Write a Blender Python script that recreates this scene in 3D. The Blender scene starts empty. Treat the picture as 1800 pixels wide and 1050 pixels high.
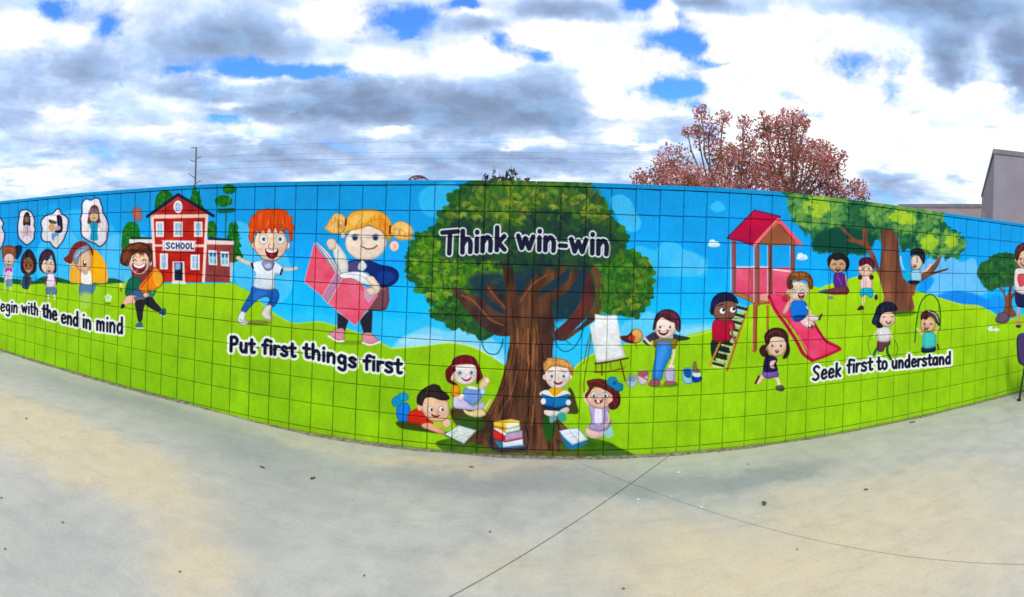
import bpy, bmesh, math, random
import numpy as np
from mathutils import Vector, Matrix

# ---- the place in numbers (metres): the eye is EYE above the patio, the wall stands DW in front of it
RPX, YAW, ROL, VC, DW, EYE = 962.6, -.0241, -.0333, 437.22, 4.2, 1.597
TOPX = [-9, -7, -6, -4.5, -2.8, -1.2, 0, .8, 1.5, 2.1, 3.2, 4, 5.4, 9]
TOPZ = [EYE + k for k in (.40, .42, .436, .475, .503, .506, .523, .534, .552, .563, .545, .52, .49, .45)]

S = bpy.context.scene
COL = S.collection
# ------------------------------------------------------------------ camera: a hand-held panorama (cylinder), slightly rolled
cam = bpy.data.cameras.new('camera'); camo = bpy.data.objects.new('camera', cam); COL.objects.link(camo); S.camera = camo
S.render.engine = 'CYCLES'
cam.type = 'PANO'; cam.panorama_type = 'CENTRAL_CYLINDRICAL'
cam.central_cylindrical_range_u_min = -900 / RPX; cam.central_cylindrical_range_u_max = 900 / RPX
cam.central_cylindrical_range_v_min = -(1050 - VC) / RPX; cam.central_cylindrical_range_v_max = VC / RPX
cam.central_cylindrical_radius = 1.0
cam.clip_start = .05; cam.clip_end = 2000
cy_, sy_, cr_, sr_ = math.cos(YAW), math.sin(YAW), math.cos(ROL), math.sin(ROL)
right = Vector((cr_ * cy_, -cr_ * sy_, -sr_)); fwd = Vector((sy_, cy_, 0)); up = Vector((sr_ * cy_, -sr_ * sy_, cr_))
M = Matrix((right, up, -fwd)).transposed().to_4x4(); M.translation = Vector((0, 0, EYE)); camo.matrix_world = M

def ray(u, v):                                                      # direction of a point of the panorama
    th = (u - 900) / RPX; t = (VC - v) / RPX
    x, y, z = math.sin(th), math.cos(th), t
    x, z = cr_ * x + sr_ * z, -sr_ * x + cr_ * z
    x, y = cy_ * x + sy_ * y, -sy_ * x + cy_ * y
    return Vector((x, y, z))
def at(u, v, dist):                                                 # ... at a horizontal distance
    r = ray(u, v); k = dist / math.hypot(r.x, r.y); return Vector((r.x * k, r.y * k, EYE + r.z * k))
def floor_at(u, v):
    r = ray(u, v); k = -EYE / r.z; return (r.x * k, r.y * k)

# ------------------------------------------------------------------ node helpers
class N:
    def __init__(s, tree): s.t = tree; s.t.nodes.clear()
    def n(s, kind, **kw):
        o = s.t.nodes.new(kind)
        for k, v in kw.items(): setattr(o, k, v)
        return o
    def put(s, sock, v):
        if isinstance(v, bpy.types.NodeSocket): s.t.links.new(v, sock)
        elif v is not None: sock.default_value = v
    def m(s, op, a, b=None, c=None, clamp=False):
        o = s.n('ShaderNodeMath', operation=op, use_clamp=clamp)
        for i, v in enumerate((a, b, c)):
            if v is not None: s.put(o.inputs[i], v)
        return o.outputs[0]
    def v(s, op, a, b=None, c=None):
        o = s.n('ShaderNodeVectorMath', operation=op)
        for i, x in enumerate((a, b, c)):
            if x is not None: s.put(o.inputs[i], x)
        return o.outputs['Value'] if op in ('DOT_PRODUCT', 'LENGTH') else o.outputs[0]
    def mix(s, f, a, b, mode='MIX'):
        o = s.n('ShaderNodeMix', data_type='RGBA', blend_type=mode, clamp_factor=True)
        s.put(o.inputs[0], f); s.put(o.inputs[6], c4(a)); s.put(o.inputs[7], c4(b)); return o.outputs[2]
    def noise(s, vec, scale, detail=5, rough=.55, dim='3D', out=0, dist=0.):
        o = s.n('ShaderNodeTexNoise', noise_dimensions=dim); s.put(o.inputs['Vector'], vec)
        o.inputs['Scale'].default_value = scale; o.inputs['Detail'].default_value = detail; o.inputs['Roughness'].default_value = rough; o.inputs['Distortion'].default_value = dist
        return o.outputs[out]
    def ramp(s, f, stops, mode='LINEAR'):
        o = s.n('ShaderNodeValToRGB'); r = o.color_ramp; r.interpolation = mode
        while len(r.elements) < len(stops): r.elements.new(.5)
        for e, (p, c) in zip(r.elements, stops): e.position = p; e.color = c4(c)
        s.put(o.inputs[0], f); return o.outputs[0]
    def step(s, x, a, b):
        o = s.n('ShaderNodeMapRange', interpolation_type='SMOOTHSTEP', clamp=True)
        s.put(o.inputs[0], x); o.inputs[1].default_value = a; o.inputs[2].default_value = b; return o.outputs[0]
def c4(c):
    if isinstance(c, (tuple, list)): return tuple(c) + (1.,) if len(c) == 3 else tuple(c)
    if isinstance(c, (int, float)): return (c, c, c, 1.)
    return c

# ------------------------------------------------------------------ sky: Nishita blue behind broken cloud
world = bpy.data.worlds.new("World"); S.world = world; world.use_nodes = True
w = N(world.node_tree)
SUN_EL, SUN_AZ = math.radians(47), math.radians(200)                # azimuth clockwise from +Y: behind the viewer, to the left
sky = w.n('ShaderNodeTexSky', sky_type='NISHITA'); sky.sun_disc = False; sky.sun_elevation = SUN_EL; sky.sun_rotation = SUN_AZ
tc = w.n('ShaderNodeTexCoord').outputs['Generated']
sx = w.n('ShaderNodeSeparateXYZ'); w.put(sx.inputs[0], tc)
X, Y, Z = sx.outputs
az = w.m('ARCTAN2', X, Y)
hyp = w.m('SQRT', w.m('ADD', w.m('MULTIPLY', X, X), w.m('MULTIPLY', Y, Y)))
el = w.m('DIVIDE', Z, w.m('MAXIMUM', hyp, .02))
cb = w.n('ShaderNodeCombineXYZ'); w.put(cb.inputs[0], az); w.put(cb.inputs[1], el); A = cb.outputs[0]
zz = w.m('ADD', w.m('MAXIMUM', Z, 0.), .16)
cp = w.n('ShaderNodeCombineXYZ'); w.put(cp.inputs[0], w.m('DIVIDE', X, zz)); w.put(cp.inputs[1], w.m('DIVIDE', Y, zz)); CPL = cp.outputs[0]
warp = w.v('SUBTRACT', w.noise(CPL, 2.2, 4, .6, out=1), (.5, .5, .5))
A2 = w.v('MULTIPLY_ADD', warp, (.15, .085, 0), A)
warp2 = w.v('SUBTRACT', w.noise(tc, 14, 5, .65, out=1), (.5, .5, .5))
A2 = w.v('MULTIPLY_ADD', warp2, (.05, .035, 0), A2)
def field(blobs, base):
    acc = base
    for (u, v, ru, rv, wt) in blobs:
        r = ray(u, v); a0, e0 = math.atan2(r.x, r.y), r.z / math.hypot(r.x, r.y); sa, se = ru / RPX, rv / RPX
        q = w.v('MULTIPLY_ADD', A2, (1 / sa, 1 / se, 0), (-a0 / sa, -e0 / se, 0))
        g = w.m('EXPONENT', w.m('MULTIPLY', w.v('DOT_PRODUCT', q, q), -1.))
        acc = w.m('MULTIPLY_ADD', g, wt, acc)
    return acc
HOLES = [(98, 8, 34, 18, 1), (195, 45, 26, 38, .95), (470, 122, 95, 17, 1.15), (560, 118, 50, 12, .7), (400, 213, 34, 10, .7), (308, 129, 26, 6, .5), (205, 146, 16, 8, .6), (178, 268, 34, 11, .5),
         (705, 26, 62, 24, 1.1), (820, 4, 30, 12, 1), (730, 55, 26, 9, .6), (878, 78, 26, 12, .7), (928, 103, 40, 11, .8), (1115, 8, 34, 17, 1), (1152, 72, 50, 22, .8), (1214, 82, 38, 26, .8), (1165, 152, 48, 24, .8), (1222, 155, 26, 26, .7), (1190, 105, 16, 10, -.35), (1130, 120, 26, 12, -.3), (1276, 103, 34, 6, .6),
         (1485, 104, 76, 26, .66), (1562, 150, 24, 34, .55), (1365, 160, 50, 13, .5), (1740, 225, 40, 8, .35), (1420, 193, 26, 7, .35), (1660, 222, 16, 8, .3), (620, 262, 60, 6, .3), (1560, 345, 60, 8, .4), (420, 230, 60, 8, .35), (30, 265, 60, 8, .3), (1200, 30, 20, 12, .4), (1260, 232, 30, 20, .5)]
DARK = [(395, 62, 130, 48, .55), (160, 130, 60, 28, .32), (40, 190, 70, 50, .2), (620, 165, 80, 42, .5), (800, 185, 190, 44, .62), (990, 165, 80, 40, .45), (1000, 225, 120, 22, .3), (860, 50, 62, 16, .45), (960, 20, 55, 22, .5), (1045, 28, 66, 22, .5), (560, 190, 80, 20, .25), (330, 155, 60, 18, .3),
        (850, 282, 420, 26, .30), (1180, 225, 70, 30, .35), (420, 290, 200, 22, .22), (1240, 8, 80, 18, .45), (1600, 14, 130, 25, .85), (1720, 20, 60, 22, .6), (1655, 80, 46, 34, .7), (1672, 130, 34, 36, .6), (1785, 100, 44, 44, .75), (1800, 150, 30, 40, .5), (1622, 206, 28, 14, .55), (1565, 312, 46, 24, .5), (1668, 316, 24, 14, .38),
        (1508, 280, 22, 9, .3), (1703, 225, 18, 9, .3), (1540, 345, 60, 8, .3), (80, 250, 90, 16, .18), (1230, 0, 60, 10, .3), (480, 190, 70, 18, .28)]
LIGHT = [(35, 50, 62, 45, -.5), (130, 62, 28, 24, -.45), (145, 188, 36, 16, -.4), (400, 178, 46, 10, -.4), (440, 140, 90, 9, -.35), (290, 234, 44, 9, -.4), (60, 305, 110, 26, -.35), (440, 232, 46, 13, -.4), (560, 22, 60, 24, -.4), (640, 108, 70, 24, -.45), (600, 40, 40, 26, -.3), (840, 116, 60, 16, -.4),
         (820, 22, 40, 8, -.4), (1000, 78, 96, 34, -.6), (1080, 145, 70, 40, -.6), (1100, 203, 40, 15, -.5), (690, 232, 64, 7, -.45), (920, 256, 64, 8, -.45), (1120, 256, 50, 6, -.4), (1210, 190, 60, 12, -.5), (1400, 60, 130, 44, -.6), (1330, 125, 60, 26, -.5), (1500, 215, 200, 60, -.5), (1720, 270, 110, 60, -.5), (1745, 170, 26, 60, -.4), (1460, 160, 90, 40, -.4), (1170, 20, 30, 20, -.4), (800, 292, 26, 7, -.2)]
WQ = w.v('MULTIPLY_ADD', warp, (.35, .35, 0), CPL)
CPU = w.v('MULTIPLY', WQ, (.93, .93, 1))                            # the same cloud field seen a little higher up: its slope gives lit tops and grey bellies
ns = w.noise(WQ, 1.7, 8, .58); ns2 = w.noise(CPU, 1.7, 8, .58)
nf = w.noise(tc, 9, 6, .62)
slope = w.m('SUBTRACT', ns2, ns)
holes = field([(u, v, ru * 1.18, rv * 1.25, wt * 1.35) for u, v, ru, rv, wt in HOLES], w.m('MULTIPLY_ADD', ns, -1.5, .66))
holes = w.m('MULTIPLY_ADD', w.m('SUBTRACT', nf, .5), 1.5, w.m('SUBTRACT', holes, .16))
holes = w.m('MULTIPLY_ADD', w.m('SUBTRACT', w.noise(w.v('MULTIPLY_ADD', warp2, (.2, .2, .2), tc), 23, 6, .65), .5), .8, holes)
dk = w.m('MULTIPLY_ADD', ns, .85, -.20)
dk = w.m('MULTIPLY_ADD', slope, 1.6, dk)
dk = w.m('MULTIPLY_ADD', w.m('SUBTRACT', nf, .5), .6, dk)
dk = w.m('MULTIPLY_ADD', w.step(el, .22, .05), .09, dk)
dk = field(DARK + LIGHT + [(420, 180, 640, 300, .105), (1020, 110, 260, 130, -.10), (1450, 200, 330, 200, -.13)], dk)
cloud = w.ramp(dk, [(0., (1.02, 1.01, .99)), (.14, (.93, .94, .96)), (.29, (.60, .72, .94)), (.47, (.38, .50, .74)), (.75, (.25, .34, .52)), (1., (.20, .27, .42))])
cloud10 = w.v('SCALE', cloud); cloud10.node.inputs['Scale'].default_value = 9.2
blue = w.mix(1., sky.outputs[0], (.50, 1.12, 2.05), 'MULTIPLY')
mask = w.step(holes, -.06, .88)
lowf = w.m('SUBTRACT', 1., w.step(el, .02, .16))
veil = w.m('MULTIPLY', w.step(w.noise(WQ, 3.3, 6, .62), .44, .68), .34)
cloud10 = w.mix(veil, cloud10, (3.3, 6.2, 10.2))
skyc = w.mix(w.m('MULTIPLY', mask, w.m('MULTIPLY_ADD', lowf, -.6, 1.)), cloud10, blue)
bg = w.n('ShaderNodeBackground'); bg.inputs['Strength'].default_value = .1; w.put(bg.inputs[0], skyc)
wo = w.n('ShaderNodeOutputWorld'); w.put(wo.inputs[0], bg.outputs[0])
world.cycles.sampling_method = 'MANUAL' if hasattr(world, 'cycles') else None
if hasattr(world, 'cycles'): world.cycles.sample_map_resolution = 512

sl = bpy.data.lights.new('sun', 'SUN'); sl.energy = 1.5; sl.angle = math.radians(14); sl.color = (1., .96, .90)
so = bpy.data.objects.new('sun', sl); COL.objects.link(so)
sd = Vector((math.sin(SUN_AZ) * math.cos(SUN_EL), math.cos(SUN_AZ) * math.cos(SUN_EL), math.sin(SUN_EL)))
so.rotation_euler = (-sd).to_track_quat('-Z', 'Y').to_euler()
so.location = (0, -6, 8)
S.view_settings.view_transform = 'Standard'; S.view_settings.look = 'None'; S.view_settings.exposure = 0.36; S.view_settings.gamma = 1.0
S.view_settings.use_curve_mapping = False
S.cycles.max_bounces = 5; S.cycles.diffuse_bounces = 3; S.cycles.transparent_max_bounces = 4

# ------------------------------------------------------------------ object helpers
def mesh(name, verts, faces, mats=(), smooth=False):
    me = bpy.data.meshes.new(name); me.from_pydata([tuple(v) for v in verts], [], [tuple(f) for f in faces]); me.update()
    for m in mats: me.materials.append(m)
    if smooth: me.polygons.foreach_set('use_smooth', [True] * len(me.polygons))
    return me
def obj(name, me, parent=None, **props):
    o = bpy.data.objects.new(name, me); COL.objects.link(o)
    if parent: o.parent = parent
    for k, v in props.items(): o[k] = v
    return o
def thing(name, label, cat, loc=(0, 0, 0), group=None, me=None):
    o = obj(name, me, label=label, category=cat); o.location = loc
    if group: o['group'] = group
    return o
class MB:
    def __init__(s): s.v = []; s.f = []
    def add(s, vs, fs): k = len(s.v); s.v += [tuple(v) for v in vs]; s.f += [tuple(i + k for i in f) for f in fs]
    def box(s, x0, x1, y0, y1, z0, z1, b=0.):
        if b <= 0:
            s.add([(x, y, z) for x in (x0, x1) for y in (y0, y1) for z in (z0, z1)], [(0, 1, 3, 2), (4, 6, 7, 5), (0, 4, 5, 1), (2, 3, 7, 6), (0, 2, 6, 4), (1, 5, 7, 3)]); return
        bm = bmesh.new(); bmesh.ops.create_cube(bm, size=1.); 
        for q in bm.verts: q.co = Vector(((x0 + x1) / 2 + q.co.x * (x1 - x0), (y0 + y1) / 2 + q.co.y * (y1 - y0), (z0 + z1) / 2 + q.co.z * (z1 - z0)))
        bmesh.ops.bevel(bm, geom=list(bm.edges), offset=b, segments=2, affect='EDGES', profile=.5)
        bm.verts.index_update(); s.add([q.co[:] for q in bm.verts], [[q.index for q in f.verts] for f in bm.faces]); bm.free()
    def tube(s, p, r, n=8, cap=True):
        p = [Vector(a) for a in p]; r = r if isinstance(r, (list, tuple)) else [r] * len(p); rings = []; ref = None
        for i, a in enumerate(p):
            d = (p[min(i + 1, len(p) - 1)] - p[max(i - 1, 0)]).normalized()
            if ref is None: ref = Vector((0, 0, 1)) if abs(d.z) < .9 else Vector((1, 0, 0))
            q = d.cross(ref).normalized(); t = q.cross(d).normalized(); ref = t
            rings.append([a + (q * math.cos(k * 2 * math.pi / n) + t * math.sin(k * 2 * math.pi / n)) * r[i] for k in range(n)])
        vs = [v for g in rings for v in g]; fs = [(i * n + k, i * n + (k + 1) % n, (i + 1) * n + (k + 1) % n, (i + 1) * n + k) for i in range(len(p) - 1) for k in range(n)]
        if cap: fs += [tuple(range(n))[::-1], tuple((len(p) - 1) * n + k for k in range(n))]
        s.add(vs, fs)
    def mesh(s, name, mats=(), smooth=False): return mesh(name, s.v, s.f, mats, smooth)

def material(name, fn, rough=.8, spec=.3):
    m = bpy.data.materials.new(name); m.use_nodes = True; n = N(m.node_tree)
    b = n.n('ShaderNodeBsdfPrincipled'); b.inputs['Roughness'].default_value = rough; b.inputs['Specular IOR Level'].default_value = spec
    o = n.n('ShaderNodeOutputMaterial'); n.put(o.inputs[0], b.outputs[0]); fn(n, b); return m
def bump(n, b, h, strength=.3, dist=.01):
    k = n.n('ShaderNodeBump'); k.inputs['Strength'].default_value = strength; k.inputs['Distance'].default_value = dist; n.put(k.inputs['Height'], h); n.put(b.inputs['Normal'], k.outputs[0])
def simple(name, c0, c1, scale=6, rough=.7, spec=.3, bs=0., metal=0.):
    def f(n, b):
        p = n.n('ShaderNodeTexCoord').outputs['Object']; k = n.noise(p, scale, 6, .6)
        n.put(b.inputs['Base Color'], n.mix(n.step(k, .3, .7), c0, c1)); b.inputs['Metallic'].default_value = metal
        if bs: bump(n, b, n.noise(p, scale * 8, 5, .7), bs, .005)
    return material(name, f, rough, spec)

ALB = .92
# ------------------------------------------------------------------ the mural paint (a flat picture painted on the block faces)
rng = np.random.RandomState(7)
MX0, MX1, MZ0, MZ1, PPM = -8.3, 8.5, EYE - 1.66, EYE + 0.62, 270.0     # extent on the wall in metres
NW, NH = int((MX1 - MX0) * PPM), int((MZ1 - MZ0) * PPM)

def wall_to_view(x, z):                                             # wall metres -> the design sheet on which the mural was drawn
    c, s = np.cos(YAW), np.sin(YAW); z = z - EYE
    X, Y = c * x - s * DW, s * x + c * DW
    c, s = np.cos(ROL), np.sin(ROL); X, Z = c * X - s * z, s * X + c * z
    return 900 + RPX * np.arctan2(X, Y), VC - RPX * Z / np.hypot(X, Y)

def view_to_ray(u, v):
    th = (np.asarray(u, float) - 900) / RPX; t = (VC - np.asarray(v, float)) / RPX
    x, y, z = np.sin(th), np.cos(th), t
    c, s = np.cos(ROL), np.sin(ROL); x, z = c * x + s * z, -s * x + c * z
    c, s = np.cos(YAW), np.sin(YAW); x, y = c * x + s * y, -s * x + c * y
    return x, y, z

_gx = MX0 + (np.arange(NW) + .5) / PPM
_gz = MZ0 + (np.arange(NH) + .5) / PPM
GX, GZ = np.meshgrid(_gx.astype(np.float32), _gz.astype(np.float32))
UU, VV = wall_to_view(GX, GZ); UU = UU.astype(np.float32); VV = VV.astype(np.float32)
CV = np.zeros((NH, NW, 3), np.float32)

def col(h):
    if not isinstance(h, str): return np.array(h, np.float32)
    return np.array([int(h[i:i + 2], 16) / 255. for i in (0, 2, 4)], np.float32)

def pts(s):
    a = np.array(s.split(), float) if isinstance(s, str) else np.array(s, float)
    return a.reshape(-1, 2)

def window(p, pad):
    lo, hi = p.min(0) - pad, p.max(0) + pad
    gx = np.linspace(lo[0], hi[0], 5); gy = np.linspace(lo[1], hi[1], 5)
    q = np.array([(a, b) for a in gx for b in gy])
    q[:, 0] = np.clip(q[:, 0], -80, 1880)
    x, y, z = view_to_ray(q[:, 0], q[:, 1])
    X, Z = x / y * DW, z / y * DW + EYE
    i0, i1 = int((X.min() - MX0) * PPM) - 1, int((X.max() - MX0) * PPM) + 2
    j0, j1 = int((Z.min() - MZ0) * PPM) - 1, int((Z.max() - MZ0) * PPM) + 2
    if lo[0] < -60: i0 = 0
    if hi[0] > 1860: i1 = NW
    return slice(max(0, j0), min(NH, j1)), slice(max(0, i0), min(NW, i1))

def smooth(p, closed, n=5):
    m = len(p); out = []
    for i in range(m if closed else m - 1):
        if closed: a, b, c, d = p[(i - 1) % m], p[i], p[(i + 1) % m], p[(i + 2) % m]
        else: a, b, c, d = p[max(i - 1, 0)], p[i], p[i + 1], p[min(i + 2, m - 1)]
        for t in np.arange(n) / n:
            out.append(.5 * (2 * b + (c - a) * t + (2 * a - 5 * b + 4 * c - d) * t * t + (3 * b - a - 3 * c + d) * t ** 3))
    if not closed: out.append(p[-1])
    return np.array(out)

def blend(win, m, c, a=1.):
    m = (m * a)[..., None]
    CV[win] = CV[win] * (1 - m) + col(c) * m

def segdist(u, v, p, closed):
    best = np.full(u.shape, 1e9, np.float32)
    q = np.roll(p, -1, 0) if closed else p[1:]
    for (ax, ay), (bx, by) in zip(p[:len(q)], q):
        dx, dy = bx - ax, by - ay; l = dx * dx + dy * dy + 1e-9
        t = np.clip(((u - ax) * dx + (v - ay) * dy) / l, 0, 1)
        np.minimum(best, (u - ax - t * dx) ** 2 + (v - ay - t * dy) ** 2, out=best)
    return np.sqrt(best)

def inside(u, v, p):
    r = np.zeros(u.shape, bool); q = np.roll(p, -1, 0)
    for (ax, ay), (bx, by) in zip(p, q):
        if ay == by: continue
        r ^= ((ay > v) != (by > v)) & (u < (bx - ax) * (v - ay) / (by - ay) + ax)
    return r

def P(s, c, sm=1, o=None, ow=1.1, a=1., soft=.9, fn=None):          # a filled outline
    p = pts(s)
    if sm: p = smooth(p, True)
    w = window(p, 3 + soft); u, v = UU[w], VV[w]
    if u.size == 0: return
    d = segdist(u, v, p, True); ins = inside(u, v, p); sd = np.where(ins, d, -d)
    m = np.clip(.5 + sd / soft, 0, 1)
    if fn is not None:                                              # brush variation of the fill
        cc = fn(u, v); CV[w] = CV[w] * (1 - (m * a)[..., None]) + cc * (m * a)[..., None]
    else: blend(w, m, c, a)
    if o and fn is None and a == 1:
        lo, hi = p.min(0), p.max(0); h = max(hi[1] - lo[1], 4); wd_ = max(hi[0] - lo[0], 4)
        g = .5 * (v - lo[1]) / h + .3 * (u - lo[0]) / wd_; n_ = fbm(u + 37 * lo[0], v, 7, 3, 91) - .45
        edge = np.clip(1 - d / min(4.5, h * .22), 0, 1) * np.clip(g * 1.6 - .1, 0, 1)
        CV[w] *= (1 - m * (.16 * (g - .30) + .16 * n_ + .17 * edge))[..., None]
    if c in HAIR: strands(p, c)
    if o: blend(w, np.clip(.5 + (ow * .5 - d) / .8, 0, 1), o, .85)

HAIR = {'e85414', '8a4c34', '231a1e', '20202c', '7a2c28', '4a2418', 'f6b04a', '2c2420', '6c1620', 'cf9150', '5a1e1e', '4c2030', '141a3c', '7a4424', '3c1a1c', '1c1a28', '55182c', '1a1a24', '181c30', '4c2422', 'f9c272'}
def strands(p, c):                                                  # hair drawn strand by strand inside its outline
    r = np.random.RandomState(int(abs(p[:, 0].sum())) % 9973); lo, hi = p.min(0), p.max(0); cx, top = (lo[0] + hi[0]) / 2, lo[1]; A = (hi[0] - lo[0]) * (hi[1] - lo[1])
    n = int(min(46, 10 + A / 32)); uu = r.uniform(lo[0], hi[0], n * 3); vv = r.uniform(lo[1], hi[1], n * 3); ok = inside(uu, vv, p); b = col(c)
    for x, y in list(zip(uu[ok], vv[ok]))[:n]:
        ln = min(11, max(4, (hi[1] - lo[1]) * .28)); dx = (x - cx) / max(hi[0] - lo[0], 1) * 1.5; q = np.array([[x - dx * ln * .4, y - ln * .5], [x, y], [x + dx * ln * .3, y + ln * .5]])
        if not inside(q[:, 0], q[:, 1], p).all(): continue
        k = r.choice([.55, .7, 1.45, 1.9]); L(q.ravel(), r.uniform(.7, 1.5), tuple(np.clip(b * k + (.05 if k > 1 else 0), 0, 1)), a=.55)

def L(s, wd, c, sm=1, a=1., soft=.8):                               # a brush stroke
    p = pts(s)
    if sm and len(p) > 2: p = smooth(p, False)
    w = window(p, wd + 3); u, v = UU[w], VV[w]
    if u.size == 0: return
    blend(w, np.clip(.5 + (wd * .5 - segdist(u, v, p, False)) / soft, 0, 1), c, a)

def E(cx, cy, rx, ry, c, rot=0, a=1., o=None, ow=1.1, soft=.9):     # an ellipse
    r = max(rx, ry); w = window(np.array([[cx - r, cy - r], [cx + r, cy + r]]), 2 + soft); u, v = UU[w] - cx, VV[w] - cy
    if u.size == 0: return
    if rot:
        t = math.radians(rot); u, v = u * math.cos(t) + v * math.sin(t), -u * math.sin(t) + v * math.cos(t)
    k = np.sqrt((u / rx) ** 2 + (v / ry) ** 2) + 1e-6
    g = np.sqrt((u / rx ** 2) ** 2 + (v / ry ** 2) ** 2) + 1e-6
    sd = (1 - k) * k / g * 1.0
    blend(w, np.clip(.5 + sd / soft, 0, 1), c, a)
    if o: blend(w, np.clip(.5 + (ow * .5 - np.abs(sd)) / .8, 0, 1), o, .8)

def fbm(u, v, sc, oct=4, seed=0):                                   # soft value noise for brushwork
    out = np.zeros(u.shape, np.float32); amp = .5; r = np.random.RandomState(seed)
    for k in range(oct):
        g = r.rand(64, 64).astype(np.float32); x, y = u / sc, v / sc
        xi, yi = np.floor(x).astype(int), np.floor(y).astype(int); fx, fy = x - xi, y - yi
        fx = fx * fx * (3 - 2 * fx); fy = fy * fy * (3 - 2 * fy)
        a, b = g[yi % 64, xi % 64], g[yi % 64, (xi + 1) % 64]; c, d = g[(yi + 1) % 64, xi % 64], g[(yi + 1) % 64, (xi + 1) % 64]
        out += amp * ((a * (1 - fx) + b * fx) * (1 - fy) + (c * (1 - fx) + d * fx) * fy); amp *= .5; sc *= .5
    return out

def mixc(t, c0, c1):
    t = np.clip(t, 0, 1)[..., None]; return col(c0) * (1 - t) + col(c1) * t

# ---- background: blue sky, soft clouds, green hills
t = np.clip((VV - 320) / 280, 0, 1); n_ = fbm(UU, VV, 60, 4, 1) - .5
CV[:] = mixc(t * 1.5 + n_ * .5, '0c9cdc', '0ab2ff'); _k = np.clip(t * 2.2 - 1.15 + n_ * .8, 0, .75)[..., None]; CV[:] = CV * (1 - _k) + col('5cd0fc') * _k
topz = np.interp(GX, TOPX, TOPZ)
capm = np.clip((GZ - (topz - .045)) / .01, 0, 1); CV[:] = CV * (1 - .35 * capm[..., None]) + col('1788b4') * .35 * capm[..., None]
LB = '74d0fb'
def cloud(cs, c=LB, a=.55):
    for k in range(0, len(cs), 4): E(cs[k], cs[k + 1], cs[k + 2], cs[k + 3], c, a=a, soft=3)
def puff(s, c=LB, a=.6, soft=3): P(s, c, a=min(1, a * 1.25), soft=soft)
puff('735 352 742 334 765 325 800 322 812 345 800 372 768 383 745 376', a=.45)
puff('1072 352 1090 342 1108 352 1118 372 1128 392 1118 408 1098 404 1085 385', a=.55)
puff('1090 452 1110 442 1125 432 1150 440 1168 425 1190 428 1205 440 1228 448 1240 470 1228 486 1180 487 1120 486 1090 480', a=.5)
puff('1180 470 1200 440 1235 452 1240 480', a=.25)
puff('412 400 430 392 470 420 505 450 515 500 498 530 470 540 500 570 470 560 440 515 412 490', '5cc8fa', .75)
puff('180 470 182 425 215 410 262 420 262 480 240 500 190 500', '66c8f6', .7)
puff('60 480 68 430 110 400 140 430 150 490 100 500', '58c6f8', .7)
puff('-60 500 -60 470 0 440 40 470 60 500', '58c6f8', .6)
puff('112 375 150 370 200 400 205 440 150 440 112 410', '62c2f2', .55)
puff('70 372 84 362 98 360 100 378 72 392', '3cb0ea', .7)
puff('690 615 705 595 728 584 748 575 768 578 790 583 820 572 845 580 870 600 885 615 885 645 840 625 790 608 740 615', '8adcfb', .75, 5)
puff('700 600 740 588 800 600 850 612 885 640 800 612 740 618', 'c4eefc', .5, 6)
puff('1095 570 1118 560 1140 548 1160 556 1200 570 1260 568 1290 575 1290 600 1150 610 1095 602', '74d4fa', .7, 5)
puff('1180 590 1230 575 1300 580 1300 600 1200 606', 'a8e6fc', .5, 5)
puff('1228 470 1236 450 1246 462 1240 486 1228 486', a=.4)
puff('1248 366 1258 354 1268 356 1275 368 1262 374', '4fc0f6', .8)
for cx, cy, k in ((1255, 430, 1.), (1410, 453, .95), (1747, 577, .8)):
    E(cx, cy + 1, 11 * k, 4.2 * k, 'cfeffc'); E(cx - 3 * k, cy - 3 * k, 6 * k, 5.5 * k, 'eefaff'); E(cx + 4 * k, cy - 1 * k, 5.5 * k, 4.4 * k, 'e4f6fe'); E(cx, cy + 2, 6 * k, 1.6 * k, 'd9c9dc', a=.6)
puff('1395 478 1420 455 1430 440 1448 455 1455 480 1440 500 1400 505', '36b2f4', .6)
puff('1618 470 1640 450 1668 448 1690 460 1715 455 1725 500 1740 512 1700 525 1640 520 1615 505', '74c6fa', .85, 5)
puff('1616 500 1628 486 1642 492 1630 512 1616 516', '0c94ee', .7, 5)
puff('1650 520 1680 512 1715 518 1740 530 1750 545 1700 536 1655 530', '0a90ee', .8, 5)
puff('1735 530 1750 518 1770 530 1772 560 1750 552', '149cf2', .7, 5)
def grass(u, v):
    n = fbm(u, v, 70, 4, 3); s = fbm(u, v * .35, 9, 2, 5)
    c = mixc((u - 300) / 1100 + (n - .5) * 1.4, '90c808', '9cd22c')
    k = np.clip((650 - v) / 170, 0, 1)[..., None] * .6; c = c * (1 - k) + col('b2de30') * k
    return c * (1 + ((s - .4) * .10 + (n - .5) * .10)[..., None])
DKG = '1a5a2c'
P('-200 500 -20 488 20 490 60 494 75 487 100 488 115 492 135 497 160 499 176 492 200 490 222 500 222 520 -200 520', '14553a', soft=2)
P('-300 498 0 497 40 501 75 499 110 496 160 501 185 499 225 497 260 499 330 499 410 498 440 514 470 543 500 563 520 569 560 566 585 572 620 582 660 600 690 613 740 609 790 603 830 610 860 625 890 645 975 668 1005 652 1020 636 1050 618 1100 605 1200 592 1262 576 1300 548 1330 530 1380 512 1412 498 1440 507 1452 502 1490 492 1520 482 1548 474 1580 500 1612 512 1640 520 1690 535 1720 537 1745 550 1772 563 1810 548 1900 540 2300 540 2300 1000 -300 1000',
  'a0d820', sm=0, soft=1.2, fn=grass)
L('440 514 470 543 500 563 520 569 560 566 585 572 620 582 660 600 690 613', 3, 'b4e060', a=.7)
L('690 613 740 609 790 603 830 610 860 625', 3, 'd4f090', a=.7)
L('1005 655 1020 638 1050 620 1100 607 1200 594 1262 578 1300 550', 3, 'd8f06a', a=.6)
L('1640 521 1690 536 1720 538 1745 551', 2.5, 'd8d870', a=.6)
L('1452 503 1490 493 1520 483', 3, 'e0ee50', a=.5)

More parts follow.
